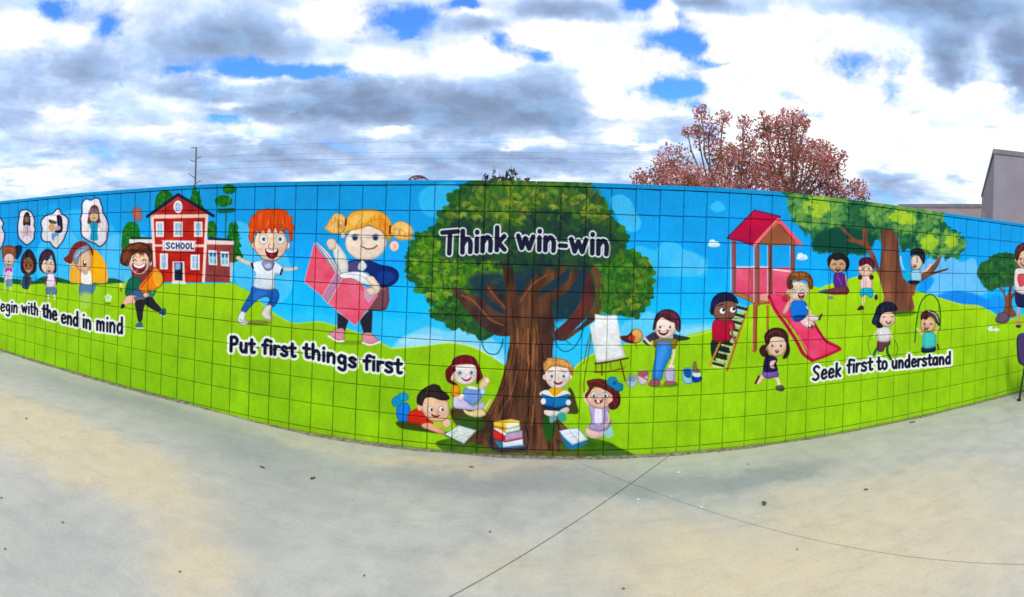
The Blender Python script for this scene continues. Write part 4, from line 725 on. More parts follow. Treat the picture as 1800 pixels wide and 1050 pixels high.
P('1476 399 1484 402 1500 418 1516 422 1516 404 1524 404 1526 426 1538 450 1548 478 1556 500 1554 520 1546 490 1534 462 1520 436 1504 428 1488 424 1490 420 1496 420 1482 408', '8c5848', fn=bk2, soft=1.2)
P('1596 516 1600 500 1610 490 1626 476 1640 466 1650 452 1654 454 1648 470 1642 478 1666 472 1664 476 1644 482 1628 490 1612 502 1606 520', '5a3a34', fn=bk2, soft=1.2); L('1640 480 1664 474', 2.2, '243c4c'); L('1612 500 1640 478 1650 458', 1.6, '2c3c48', a=.7)
L('1454 366 1452 446', .1, '2a4a40', a=.0)
P('1570 548 1600 546 1612 550 1596 556 1572 556', '3a6a14', a=.7, soft=3)
# swing
L('1460 478 1458 515', .9, '1c3c6c'); L('1490 478 1490 515', .9, '1c3c6c')
face(1473, 466, 15.5, 14.5, 'd8ac88', ears='lr', eyes='happy', ed=.42, ey=-.05, er=.18, mouth='open', mx=0, my=.55, mw=.24, nose=0, ol='3c2420', blush=None)
P('1457 468 1455 456 1462 448 1474 445 1486 449 1492 458 1492 470 1486 478 1487 464 1480 456 1470 458 1462 456', '1c1a28', o='0c0c14')
P('1466 484 1474 480 1485 484 1487 504 1468 506', '5c2a80', o='34184c'); L('1472 484 1480 502', 1.2, 'a060b8'); L('1487 486 1489 500', 3, 'd8b098'); P('1462 508 1480 504 1490 506 1490 516 1460 517 1448 516 1442 514', '6a3a44', o='40202c'); L('1462 517 1489 517', 2.8, '8a1c2c', sm=0); L('1440 514 1452 510', 3, '2a6a94'); E(1460, 524, 5, 3, '8a8a80')
# girl with pigtails
L('1519 508 1518 530', 5, 'f0d4b4'); L('1530 508 1538 520', 4, 'f0d4b4'); P('1508 542 1516 536 1518 544 1508 546', '3a2416'); E(1540, 523, 3, 5, '34241c'); L('1517 528 1517 537', 3.4, 'f4f0a0')
P('1515 488 1530 488 1532 508 1514 508', 'f6d4cc', o='a07874', ow=.9); L('1522 490 1522 506', 1, 'a87878'); P('1514 509 1532 508 1535 518 1530 524 1522 518 1514 522', '24b4d4', o='147a94')
face(1522, 473, 13.5, 13, 'f4cfb4', ears='', eyes='dot', ed=.4, ey=0, er=.13, mouth='', nose=0, ol='8a5a4c'); L('1514 470 1530 469', .9, '8a6a60'); E(1512, 488, 4, 4.5, '4c1c20'); E(1532, 488, 4, 4.5, '4c1c20')
P('1511 468 1511 458 1520 453 1530 454 1536 462 1536 474 1531 468 1524 464 1518 466', '55182c', o='2c0c18')
# boy in the tree
L('1600 480 1590 476 1585 464 1583 452', 3.6, 'c4dce4', a=.85); P('1585 478 1592 474 1602 480 1602 490 1590 492', '3cb4d8', a=.8, soft=1.6); L('1617 480 1628 476 1636 466', 4, 'f2cdb4')
P('1602 478 1617 476 1619 494 1604 496', 'a8ddf0', o='3c84a4'); P('1597 494 1616 494 1614 499 1600 500', '141c28')
face(1611, 462, 10.5, 12.5, 'f6d8c0', ears='', eyes='', mouth='open', mx=-.3, my=.5, mw=.28, nose=0, ol='6a4a40', blush=None); L('1612 452 1612 462', 1.2, '2a1a1e')
P('1601 450 1602 441 1612 437 1622 440 1626 450 1624 464 1619 456 1614 449 1606 448', '1a1a24', o='0a0a10')
# hula hoop girl
L('1530 590 1526 605 1530 625', 1.6, '5aa020'); L('1572 598 1578 612 1574 632', 1.6, '4c9018')
L('1542 612 1536 624', 4.6, '1c6a50'); L('1560 608 1560 620 1566 632', 4.6, '1f5a38'); P('1544 598 1563 598 1564 606 1556 610 1552 618 1543 616', '6c3a48', o='3c1c28'); P('1544 576 1562 576 1565 586 1563 600 1544 600 1542 588', 'e6e4e0', o='8a8a88'); L('1542 582 1536 592', 3, 'f0c8a8'); L('1564 582 1568 594', 3, 'f0c8a8')
face(1559, 561, 14.5, 13.5, 'f2cfb4', ears='', eyes='', mouth='grin', mx=.2, my=.38, mw=.34, nose=0, ol='8a5c4c'); L('1552 558 1556 557', 1.3, '2a1a1e'); L('1566 557 1570 558', 1.3, '2a1a1e')
P('1543 566 1538 572 1533 566 1538 552 1542 540 1552 532 1566 532 1575 538 1577 546 1566 548 1554 550 1548 556 1546 566 1552 574 1546 577 1540 574', '181c30', o='0a0c18')
# skipping girl
L('1608 602 1612 560 1620 530 1635 518 1648 528 1653 550 1652 580', 2.2, '1f6a1c'); L('1611 585 1616 556 1624 534', 1, '8ac83c', a=.7)
L('1648 606 1650 614', 3.4, '8a3020'); P('1622 610 1642 608 1643 618 1622 620', '1c2c48', o='0c1828'); P('1623 588 1642 586 1645 600 1642 610 1623 611', '54d0c8', o='2c9490'); L('1620 588 1612 578', 3.4, 'f0c8a8'); L('1644 586 1650 576', 3.4, 'f0c8a8')
face(1631, 571, 13, 13, 'eebf9c', ears='', eyes='happy', ed=.42, ey=-.05, er=.17, mouth='open', mx=-.2, my=.5, mw=.26, nose=0, ol='7a4a3c'); P('1619 562 1620 552 1630 546 1642 548 1650 558 1652 572 1646 568 1642 560 1634 556 1628 562 1622 560', '4c2422', o='281210'); L('1632 547 1644 553 1650 566', 2.4, 'b0bcc4')
# small tree and the last child
P('1720 470 1726 462 1738 457 1744 450 1756 446 1772 445 1786 448 1800 455 1812 470 1806 490 1790 500 1770 505 1756 506 1742 512 1732 506 1724 494 1718 484', '1f6030', fn=lambda u, v: mixc(fbm(u, v, 14, 4, 71) * 1.3 - .1, '0f4028', '4a7c2c'))
dabs('1722 470 1750 450 1790 450 1800 480 1760 500 1730 500', 120, ['0f4a2c', '2c6a34', '3f7c2c', '1a5c40'], (3, 7), (2, 4), 31, .7, (0, 180))
P('1764 520 1756 506 1762 508 1770 520 1776 500 1780 502 1778 518 1790 504 1792 508 1780 526 1780 540 1786 556 1760 558 1766 540', '5c3c44', fn=bk2); L('1766 516 1764 500', 1.4, '24506c'); L('1774 514 1774 498', 1.4, '24506c'); P('1750 562 1756 552 1768 550 1774 560 1768 568 1754 568', '6a5864', o='3c3044')
E(1742, 578, 6, 4.4, 'eef8ea'); E(1752, 580, 5, 3.4, 'e4f4dc'); E(1746, 577, 2, 1.4, '8ab040')
L('1791 540 1791 560', 5, 'd0b0a0'); E(1790, 574, 5, 3, '4a3c34'); L('1786 566 1796 570', 6, 'd8a060', a=.8); P('1786 514 1806 514 1810 538 1788 538', '1c2450', o='0c1430'); P('1784 478 1792 472 1812 472 1814 514 1786 512', 'f2e4e0', o='a08480'); P('1788 486 1800 482 1802 500 1792 504', 'd0404c', a=.85)
face(1800, 456, 13.5, 16, 'f0c4a4', ears='l', eyes='dot', ed=.4, ey=0, er=.13, mouth='grin', mx=0, my=.5, mw=.4, ol='7a4a3c'); P('1787 458 1784 444 1790 432 1804 428 1820 434 1820 444 1804 440 1794 444 1790 456', '4c2422', o='281210')

# ---- hand-painted unevenness and a little weathering over the whole picture
n1 = fbm(UU, VV, 34, 5, 81) - .48; n2 = fbm(UU * 1.4, VV * .6, 7, 3, 82) - .44
CV *= (1 + .10 * n1 + .07 * n2)[..., None]
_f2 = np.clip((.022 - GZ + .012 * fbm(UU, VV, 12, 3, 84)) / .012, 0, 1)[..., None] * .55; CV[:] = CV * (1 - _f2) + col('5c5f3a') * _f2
foot = np.clip((.10 - (GZ - 0.0)) / .10, 0, 1) * (fbm(UU, VV, 20, 4, 83)) ; CV[:] = CV * (1 - .5 * foot[..., None]) + col('8f9a78') * .5 * foot[..., None]
CV = np.clip(CV, 0, 1)

# ------------------------------------------------------------------ the mural as a flat picture, used only on the wall's blocks
img = bpy.data.images.new('mural_paint', NW, NH, alpha=False)
buf = np.ones((NH, NW, 4), np.float32); lin = np.where(CV <= .04045, CV / 12.92, ((CV + .055) / 1.055) ** 2.4) * ALB
lin = np.clip(lin + 0.09 * (lin - lin.mean(2, keepdims=True)), .002, .93)
buf[..., :3] = np.where(lin <= .0031308, lin * 12.92, 1.055 * np.maximum(lin, 1e-6) ** (1 / 2.4) - .055)
img.pixels.foreach_set(buf.ravel()); img.update(); img.pack()
def mural_mat(name, gain, joint=False):
    def f(n, b):
        g = n.n('ShaderNodeNewGeometry').outputs['Position']; sp = n.n('ShaderNodeSeparateXYZ'); n.put(sp.inputs[0], g)
        cb = n.n('ShaderNodeCombineXYZ'); n.put(cb.inputs[0], n.m('MULTIPLY_ADD', sp.outputs[0], 1 / (MX1 - MX0), -MX0 / (MX1 - MX0))); n.put(cb.inputs[1], n.m('MULTIPLY_ADD', sp.outputs[2], 1 / (MZ1 - MZ0), -MZ0 / (MZ1 - MZ0)))
        t = n.n('ShaderNodeTexImage', image=img, extension='EXTEND', interpolation='Cubic'); n.put(t.inputs[0], cb.outputs[0])
        rnd = n.n('ShaderNodeObjectInfo').outputs['Random']
        k = n.noise(g, 55, 5, .7); big = n.noise(g, 2.3, 4, .6)
        c = n.mix(1., t.outputs[0], n.ramp(k, [(.3, (.86, .86, .86)), (.7, (1.07, 1.07, 1.07))]), 'MULTIPLY')
        c = n.mix(1., c, n.ramp(rnd, [(0, (.95, .95, .95)), (1, (1.03, 1.03, 1.03))]), 'MULTIPLY')
        c = n.mix(1., c, n.ramp(big, [(.35, (.95, .95, .95)), (.65, (1.03, 1.03, 1.03))]), 'MULTIPLY')
        if joint: c = n.mix(1., n.mix(1., c, n.ramp(n.noise(n.v('MULTIPLY', g, (1.6, 1., 2.4)), 1.1, 5, .7), [(.34, (.66, .66, .66)), (.66, (1.3, 1.3, 1.3))]), 'MULTIPLY'), (gain, gain, gain * .9), 'MULTIPLY')
        n.put(b.inputs['Base Color'], c)
        pit = n.step(n.noise(g, 120, 3, .6), .36, .46)
        bump(n, b, n.m('ADD', n.m('MULTIPLY', k, .6), n.m('MULTIPLY', pit, .5)), .6, .004)
    return material(name, f, .75, .12)
m_block = mural_mat('painted_block', 1.)
m_joint = mural_mat('painted_joint', .6, True)

wall = thing('block_wall', 'long block wall painted edge to edge with a mural of children, a school and big trees', 'wall', (0, DW, 0))
W0, BW, BH, JW = 29.647, .1953, .2026, .0068
def topz(x): return float(np.interp(x, TOPX, TOPZ))
# core
c = MB(); c.box(-8.2, 8.4, .0085, .19, -.3, EYE + .39); 
cs = 60
for i in range(cs):
    xa, xb = -8.2 + 16.6 * i / cs, -8.2 + 16.6 * (i + 1) / cs
    c.box(xa, xb, .0085, .19, EYE + .391, topz((xa + xb) / 2) - .042)
obj('wall_core', c.mesh('wall_core', [m_joint]), wall)
def block_mesh(seed):                                               # a unit block face: chamfered edges, a little uneven
    r = random.Random(seed); e = .016; d = .006; b = MB()
    j = lambda: r.uniform(-.0025, .0025)
    o = [(-.5, 0), (.5, 0), (.5, 1), (-.5, 1)]
    i_ = [(-.5 + e, e), (.5 - e, e), (.5 - e, 1 - e), (-.5 + e, 1 - e)]
    fr = r.uniform(-.0008, .0008)
    vs = [(x, .02, z) for x, z in o] + [(x + j(), .0035, z + j()) for x, z in o] + [(x + j(), fr, z + j()) for x, z in i_]
    fs = [(8, 9, 10, 11)] + [(4 + k, 4 + (k + 1) % 4, 8 + (k + 1) % 4, 8 + k) for k in range(4)] + [(k, (k + 1) % 4, 4 + (k + 1) % 4, 4 + k) for k in range(4)]
    b.add(vs, fs); return b
protos = [block_mesh(k) for k in range(6)]; pm = [p.mesh('block', [m_block]) for p in protos]
cells = []
for k in range(-12, 72):
    xc = (k + .5 - W0) * BW; off = topz(xc) - (EYE + .525)
    zs = [EYE + .487 - BH * j for j in range(11)] + [-.02]
    zs = [z + off * (1 - min(1, max(0, j) / 7.)) for j, z in enumerate(zs)]
    for j in range(11):
        z1, z0 = zs[j] - JW / 2, zs[j + 1] + (JW / 2 if j < 10 else 0)
        u, v = wall_to_view(np.float64(xc), np.float64((z0 + z1) / 2)); u2, _ = wall_to_view(np.float64(xc + .1), np.float64(z0))
        area = (u2 - u) * (z1 - z0) * (1 if -10 < u < 1810 else 0)
        cells.append((area, xc, z0, z1))
cells.sort(key=lambda t: -t[0]); rest = MB(); rb = random.Random(3)
for n_, (area, xc, z0, z1) in enumerate(cells):
    q = rb.randrange(6)
    if n_ < 296:
        o = obj('block', pm[q], wall); o.location = (xc, 0, z0); o.scale = (BW - JW, 1, z1 - z0)
    else:
        rest.add([(xc + v[0] * (BW - JW), v[1], z0 + v[2] * (z1 - z0)) for v in protos[q].v], protos[q].f)
obj('block', rest.mesh('block_rest', [m_block]), wall, kind='stuff')
for k in range(-12, 72, 2):                                         # the thin cap course, two blocks long each
    x0, x1 = (k - W0) * BW + .0015, (k + 2 - W0) * BW - .0015; b = MB()
    b.box(0, x1 - x0, -.004, .20, 0, 1, 0); za, zb = topz(x0), topz(x1)
    vs = [(v[0], v[1], (za if v[0] < .1 else zb) - (0 if v[2] > .5 else .034)) for v in b.v]
    bm = bmesh.new(); bvs = [bm.verts.new(v) for v in vs]; [bm.faces.new([bvs[i] for i in f]) for f in b.f]
    bmesh.ops.bevel(bm, geom=list(bm.edges), offset=.0022, segments=1, affect='EDGES'); me = bpy.data.meshes.new('cap_block'); bm.to_mesh(me); bm.free(); me.materials.append(m_block)
    o = obj('cap_block', me, wall); o.location = (x0, 0, 0)

# ------------------------------------------------------------------ ground and concrete patio
def rise(x): t = min(1, max(0, (-1.5 - x) / 1.6)); return .044 * t * t * (3 - 2 * t)
def concrete(n, b):
    g = n.n('ShaderNodeNewGeometry').outputs['Position']
    big = n.noise(g, .55, 8, .7, dist=.6); mid = n.noise(g, 2.6, 9, .72); st = n.noise(n.v('MULTIPLY', g, (1.1, 5.5, 1)), 1.6, 6, .65, dist=.5); fine = n.noise(g, 60, 6, .7); spk = n.noise(g, 210, 2, .5)
    gw = n.v('MULTIPLY_ADD', n.v('SUBTRACT', n.noise(g, 1.6, 8, .72, out=1), (.5, .5, .5)), (.9, .9, 0), g)
    def patch(lst, base):  # soft warm and grey tone patches put into the concrete colour at set spots
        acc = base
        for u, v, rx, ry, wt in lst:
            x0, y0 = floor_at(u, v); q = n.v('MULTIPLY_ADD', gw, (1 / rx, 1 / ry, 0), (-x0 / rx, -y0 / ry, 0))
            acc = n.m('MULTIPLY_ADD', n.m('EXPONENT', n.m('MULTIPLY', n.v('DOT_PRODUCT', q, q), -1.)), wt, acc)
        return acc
    warm = patch([(30, 745, .9, .36, 1.3), (150, 800, .7, .32, .9), (270, 870, .5, .3, .6), (330, 960, .3, .3, .6), (370, 1030, .25, .25, .5), (820, 822, .9, .14, .5), (560, 790, .9, .12, .4), (1420, 1000, .9, .6, .55), (1700, 950, 1., .7, .55), (1600, 860, 1., .5, .38), (1400, 880, .6, .3, .3), (1250, 1020, .5, .4, .4), (1150, 930, .4, .3, .3), (1050, 980, .5, .4, .25), (850, 1010, .3, .2, .35)], n.m('MULTIPLY_ADD', big, 1.1, -.52))
    cool = patch([(110, 680, 1.1, .3, .55), (290, 725, .8, .3, .6), (420, 790, .6, .3, .6), (480, 860, .5, .3, .4), (900, 850, .9, .2, .65), (700, 850, .8, .25, .35), (1260, 848, .9, .22, .6), (1360, 830, .5, .15, .6), (1110, 872, .3, .12, .4), (80, 960, .5, .4, .35), (430, 940, .3, .3, .35), (1500, 770, .8, .2, .35), (1750, 700, .6, .3, .5), (1000, 830, .6, .1, .35)], n.m('MULTIPLY_ADD', mid, .9, -.45))
    c = n.mix(n.step(mid, .3, .7), (.43, .415, .365), (.52, .495, .42))
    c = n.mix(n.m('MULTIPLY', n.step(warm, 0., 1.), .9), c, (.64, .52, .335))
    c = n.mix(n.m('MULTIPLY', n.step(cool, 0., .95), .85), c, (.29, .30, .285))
    c = n.mix(n.m('MULTIPLY', n.step(st, .5, .72), .28), c, (.33, .33, .32))
    c = n.mix(n.m('MULTIPLY', n.step(st, .46, .26), .2), c, (.58, .55, .48))
    mot = n.noise(g, 5.2, 9, .75, dist=.4); c = n.mix(1., c, n.ramp(mot, [(.34, (.92, .92, .915)), (.5, (1., 1., 1.)), (.66, (1.07, 1.06, 1.03))]), 'MULTIPLY')
    foot = n.m('MULTIPLY', n.step(n.v('DOT_PRODUCT', g, (0., 1., 0.)), DW - .17, DW - .05), n.step(n.noise(g, 3.5, 5, .65), .36, .6))
    c = n.mix(n.m('MULTIPLY', foot, .75), c, (.52, .46, .35))
    blot = n.step(n.noise(g, 7.5, 4, .7, dist=1.), .60, .72)
    c = n.mix(n.m('MULTIPLY', blot, .2), c, (.30, .29, .27))
    c = n.mix(1., c, n.ramp(fine, [(.3, (.90, .90, .90)), (.7, (1.07, 1.07, 1.07))]), 'MULTIPLY')
    c = n.mix(n.m('MULTIPLY', n.step(spk, .72, .8), .4), c, (.2, .19, .17))
    vo = n.n('ShaderNodeTexVoronoi', feature='DISTANCE_TO_EDGE'); vo.inputs['Scale'].default_value = .55; n.put(vo.inputs['Vector'], n.v('MULTIPLY_ADD', n.v('SUBTRACT', n.noise(g, 3., 8, .75, out=1), (.5, .5, .5)), (.55, .55, 0), g))
    crk = n.m('MULTIPLY', n.step(vo.outputs['Distance'], .0032, .0012), n.step(n.noise(g, .8, 2, .5), .47, .56))
    c = n.mix(n.m('MULTIPLY', crk, .22), c, (.16, .155, .145))
    sp2 = n.step(n.noise(g, 34, 3, .6), .70, .76); c = n.mix(n.m('MULTIPLY', sp2, .2), c, (.25, .23, .2))
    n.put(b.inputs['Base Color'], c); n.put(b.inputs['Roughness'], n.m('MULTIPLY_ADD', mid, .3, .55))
    bump(n, b, n.m('ADD', n.m('MULTIPLY', fine, .4), n.m('MULTIPLY', mid, .6)), .12, .005)
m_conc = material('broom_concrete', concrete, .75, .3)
m_dirt = simple('joint_dirt', (.15, .14, .12), (.24, .22, .19), 20, .95, .1)
m_soil = simple('dry_soil', (.22, .18, .13), (.32, .27, .2), 1.5, .95, .1, .3)
g = MB(); g.add([(-600, -600, -.16), (600, -600, -.16), (600, 600, -.16), (-600, 600, -.16)], [(0, 1, 2, 3)])
obj('ground', g.mesh('ground', [m_soil]), kind='structure')
pat = obj('patio', None, kind='structure', label='pale patchy concrete patio in front of the mural wall')
pb = MB(); nx = 56
for i in range(nx):
    xa, xb = -14 + 28 * i / nx, -14 + 28 * (i + 1) / nx
    pb.add([(xa, -9, rise(xa) - .018), (xb, -9, rise(xb) - .018), (xb, DW + .15, rise(xb) - .018), (xa, DW + .15, rise(xa) - .018)], [(0, 1, 2, 3)])
obj('joint_bed', pb.mesh('joint_bed', [m_dirt]), pat)
def clip(poly, nx_, ny_, d, sgn):
    out = []
    for i in range(len(poly)):
        a, b_ = poly[i], poly[(i + 1) % len(poly)]; fa, fb = sgn * (a[0] * nx_ + a[1] * ny_ - d), sgn * (b_[0] * nx_ + b_[1] * ny_ - d)
        if fa >= 0: out.append(a)
        if (fa >= 0) != (fb >= 0): t = fa / (fa - fb); out.append((a[0] + (b_[0] - a[0]) * t, a[1] + (b_[1] - a[1]) * t))
    return out
def linethru(p, q): dx, dy = q[0] - p[0], q[1] - p[1]; l = math.hypot(dx, dy); return (dy / l, -dx / l, (dy * p[0] - dx * p[1]) / l)
L1 = linethru((-.31, 2.45), (1.1, 4.09)); L2 = linethru((.52, 4.04), (2.35, 1.78)); GAP = .0045
fam1 = [(L1[0], L1[1], L1[2] + k) for k in (-10.6, -5.3, 0, 5.3, 10.6)]; l3 = (-5.83 * L2[0] + 4.17 * L2[1])
fam2 = [(L2[0], L2[1], L2[2] + k * (L2[2] - l3)) for k in (-3, -2, -1, 0, 1, 2)]
polys = [[(-14, -9), (14, -9), (14, DW + .008), (-14, DW + .008)]]
for nx_, ny_, d in fam1 + fam2:
    polys = [q for p in polys for q in (clip(p, nx_, ny_, d + GAP, 1), clip(p, nx_, ny_, d - GAP, -1)) if len(q) > 2]
for p in polys:
    bm = bmesh.new(); f = bm.faces.new([bm.verts.new((x, y, 0)) for x, y in p])
    for i in range(27): bmesh.ops.bisect_plane(bm, geom=list(bm.verts) + list(bm.edges) + list(bm.faces), plane_co=(-3.4 + i * .08, 0, 0), plane_no=(1, 0, 0))
    bmesh.ops.recalc_face_normals(bm, faces=list(bm.faces))
    ret = bmesh.ops.extrude_face_region(bm, geom=list(bm.faces)); 
    for q in [e for e in ret['geom'] if isinstance(e, bmesh.types.BMVert)]: q.co.z -= .10
    for q in bm.verts: q.co.z += rise(q.co.x)
    bmesh.ops.recalc_face_normals(bm, faces=list(bm.faces))
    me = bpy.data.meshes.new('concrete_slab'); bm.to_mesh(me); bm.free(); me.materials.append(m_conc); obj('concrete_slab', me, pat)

m_strip = simple('wall_foot_strip', (.10, .095, .07), (.30, .26, .19), 22, .95, .1, .4)
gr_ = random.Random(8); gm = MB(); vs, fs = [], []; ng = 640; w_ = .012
for i in range(ng + 1):                                             # low uneven dark strip that draws a contact line at the wall foot
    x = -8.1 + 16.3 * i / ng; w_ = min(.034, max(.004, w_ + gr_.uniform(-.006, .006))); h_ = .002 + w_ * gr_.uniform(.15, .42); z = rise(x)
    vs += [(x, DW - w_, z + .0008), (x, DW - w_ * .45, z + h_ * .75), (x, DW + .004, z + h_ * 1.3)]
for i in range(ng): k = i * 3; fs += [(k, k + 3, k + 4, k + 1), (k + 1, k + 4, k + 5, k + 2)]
obj('wall_foot_strip', mesh('wall_foot_strip', vs, fs, [m_strip], True), kind='stuff', label='thin dark uneven dirt caught along the foot of the mural wall', category='strip')

# ------------------------------------------------------------------ building beyond the right end of the wall
m_stucco = simple('grey_stucco', (.27, .245, .285), (.33, .30, .33), 1.2, .9, .15, .25)
m_trim = simple('pale_trim', (.50, .46, .44), (.58, .54, .52), 3, .8, .2)
m_cop = simple('coping', (.20, .18, .21), (.26, .24, .26), 3, .7, .3)
C0 = at(1748, 262, 14.); C1 = at(1726, 347, 23.5); hb = C0.z
fd = Vector((C0.y, -C0.x, 0)).normalized(); rd = Vector((C0.x, C0.y, 0)).normalized(); fd = (fd * .92 + rd * .39).normalized()
a, b2 = Vector((C0.x, C0.y, 0)), Vector((C1.x, C1.y, 0)); c3, d3 = b2 + fd * 13, a + fd * 13
bld = thing('stucco_building', 'tall grey stucco building rising behind the right end of the wall', 'building', (a.x, a.y, 0))
def prism(foot, z0, z1, mat, name, par, org):
    q = MB(); n_ = len(foot); q.add([(p.x - org.x, p.y - org.y, z0) for p in foot] + [(p.x - org.x, p.y - org.y, z1) for p in foot], [tuple(range(n_))[::-1], tuple(range(n_, 2 * n_))] + [(i, (i + 1) % n_, n_ + (i + 1) % n_, n_ + i) for i in range(n_)])
    bm = bmesh.new(); me = q.mesh(name, [mat]); bm.from_mesh(me); bmesh.ops.recalc_face_normals(bm, faces=list(bm.faces)); bm.to_mesh(me); bm.free(); return obj(name, me, par)
foot = [a, d3, c3, b2]; prism(foot, -.16, hb - .12, m_stucco, 'wall', bld, a)
cen = (a + c3) / 2; foot2 = [cen + (p - cen) * 1.006 for p in foot]; prism(foot2, hb - .12, hb, m_cop, 'roof_coping', bld, a)
sdv = (b2 - a).normalized(); out = Vector((-sdv.y, sdv.x, 0)); p0 = a + sdv * 3.6
prism([p0 + out * .0, p0 + out * .10, p0 + sdv * .55 + out * .10, p0 + sdv * .55], -.16, hb - 1.25, m_trim, 'pilaster', bld, a)
e0 = at(1580, 356, 27.); e1 = at(1724, 362, 26.); zt = (e0.z + e1.z) / 2; e0.z = e1.z = 0; bd = Vector((-(e1 - e0).y, (e1 - e0).x, 0)).normalized() * 6; e1 = e1 + (e1 - e0) * .1
low = thing('low_building', 'low flat-roofed pinkish building between the mural tree top and the tall grey building', 'building', (e0.x, e0.y, 0))
m_pink = simple('pink_stucco', (.36, .29, .29), (.42, .34, .33), 1.2, .9, .15, .2)
prism([e0, e1, e1 + bd, e0 + bd], -.16, zt - .18, m_pink, 'wall', low, e0); cen = (e0 + e1 + bd) / 2 + e0 * 0; f4 = [e0, e1, e1 + bd, e0 + bd]; cen = (f4[0] + f4[2]) / 2
prism([cen + (p - cen) * 1.01 for p in f4], zt - .18, zt, m_cop, 'roof_coping', low, e0)

# ------------------------------------------------------------------ utility poles and wires
m_wood = simple('weathered_pole', (.10, .085, .08), (.17, .15, .14), 5, .9, .1)
m_wire = simple('dark_wire', (.03, .03, .035), (.05, .05, .055), 5, .6, .3)
def pole(u, vtop, dist, label):
    t = at(u, vtop, dist); o = thing('utility_pole', label, 'pole', (t.x, t.y, 0), 'utility poles beyond the wall'); h = t.z
    q = MB(); q.tube([(0, 0, -.2), (0, 0, h)], [.14, .09], 10); obj('mast', q.mesh('mast', [m_wood], True), o); arms = []
    d = Vector((t.y, -t.x, 0)).normalized(); s_ = dist / RPX
    for dv, x0, x1, dz in ((1, -9, 1, 0), (16, -1, 9, -.3), (26, -9, 1, .2), (55, -13, 1, .6), (58, -1, 10, -.4)):
        q = MB(); z = h - dv * s_; q.tube([d * x0 * s_ + Vector((0, 0, z + dz)), d * x1 * s_ + Vector((0, 0, z))], .045, 6); obj('cross_arm', q.mesh('cross_arm', [m_wood]), o)
    return t, h
p1, h1 = pole(345, 259, 62., 'tall thin utility pole with short arms above the painted school')
p2, h2 = pole(1330, 262, 95., 'far utility pole behind the red-leaved tree')
for k, (z1_, z2_, sag) in enumerate(((h1 - .1, h2 - .1, 1.0), (h1 - 1.1, h2 - 1.1, 1.2), (h1 - 1.75, h2 - 1.8, 1.3), (h1 - 2.6, h2 - 2.4, 1.0))):
    q = MB(); pts_ = []
    for i in range(25): f = i / 24.; pts_.append((p1.x + (p2.x - p1.x) * f, p1.y + (p2.y - p1.y) * f, z1_ + (z2_ - z1_) * f - sag * 4 * f * (1 - f)))
    q.tube(pts_, .009, 5); thing('power_line', ('topmost', 'second highest', 'third highest', 'lowest')[k] + ' of the four thin power lines running right from the utility pole', 'wire', me=q.mesh('power_line', [m_wire]))

# ------------------------------------------------------------------ trees and shrub beyond the wall
def leafmat(name, stops, scale):
    def f(n, b):
        g = n.n('ShaderNodeNewGeometry'); r = g.outputs['Random Per Island']; k = n.noise(g.outputs['Position'], scale, 3, .6)
        n.put(b.inputs['Base Color'], n.ramp(n.m('ADD', n.m('MULTIPLY', r, .45), n.m('MULTIPLY_ADD', k, 2.3, -.90)), stops))
        tr = n.n('ShaderNodeBsdfTranslucent'); n.put(tr.inputs[0], b.inputs['Base Color'].links[0].from_socket); mx = n.n('ShaderNodeMixShader'); mx.inputs[0].default_value = .5
        n.put(mx.inputs[1], b.outputs[0]); n.put(mx.inputs[2], tr.outputs[0]); o = [x for x in n.t.nodes if x.type == 'OUTPUT_MATERIAL'][0]; n.put(o.inputs[0], mx.outputs[0])
    return material(name, f, .6, .3)
m_red = leafmat('autumn_leaf', [(.0, (.09, .11, .05)), (.18, (.22, .15, .07)), (.32, (.54, .20, .09)), (.46, (.54, .16, .13)), (.62, (.70, .30, .29)), (.80, (.76, .42, .46)), (1., (.88, .62, .55))], 2.2)
m_bark = simple('grey_bark', (.12, .09, .08), (.24, .18, .15), 14, .9, .1, .4)
m_dkleaf = leafmat('dark_leaf', [(0., (.03, .05, .03)), (.5, (.06, .085, .05)), (.8, (.12, .10, .08)), (1., (.17, .15, .10))], 3)
def leaves(centres, n, size, seed, spread, long=1., upr=0.):
    r = np.random.RandomState(seed); vs, fs = [], []
    wts = np.array([c_[1] ** 1.8 for c_ in centres]); wts = wts / wts.sum()
    for k in range(n):
        c_, rad = centres[r.choice(len(centres), p=wts)]
        d = r.normal(size=3); d /= np.linalg.norm(d); rr = rad * r.rand() ** .45 * spread; p = np.array(c_) + d * rr
        a_ = r.normal(size=3); a_[2] += upr; a_ /= np.linalg.norm(a_); b_ = np.cross(a_, r.normal(size=3)); b_ /= np.linalg.norm(b_) + 1e-9
        s_ = size * r.uniform(.6, 1.3); A_, B_ = a_ * s_ * .5 * long, b_ * s_ * .32; nrm = np.cross(a_, b_) * s_ * .08
        k0 = len(vs); vs += [p - A_, p + B_ + nrm, p + A_, p - B_ + nrm]; fs += [(k0, k0 + 1, k0 + 2), (k0, k0 + 2, k0 + 3)]
    return vs, fs
def limb(q, a_, b_, r0, r1, rr, n=6, wob=.12):
    a_, b_ = Vector(a_), Vector(b_); pp, L_ = [], (b_ - a_).length
    for i in range(n + 1):
        f = i / n; o = Vector((rr.uniform(-1, 1), rr.uniform(-1, 1), rr.uniform(-.4, .4))) * wob * L_ * .35 * math.sin(math.pi * f)
        pp.append(a_.lerp(b_, f) + o - Vector((0, 0, .10 * L_ * math.sin(math.pi * f))))
    q.tube(pp, [r0 + (r1 - r0) * i / n for i in range(n + 1)], 6); return pp
TD = 12.; base = at(1322, 460, TD); base.z = 0
tree = thing('autumn_tree', 'red and pink leaved tree rising behind the wall above the painted slide tower', 'tree', (base.x, base.y, -.16))
rr = random.Random(9); clumps = []
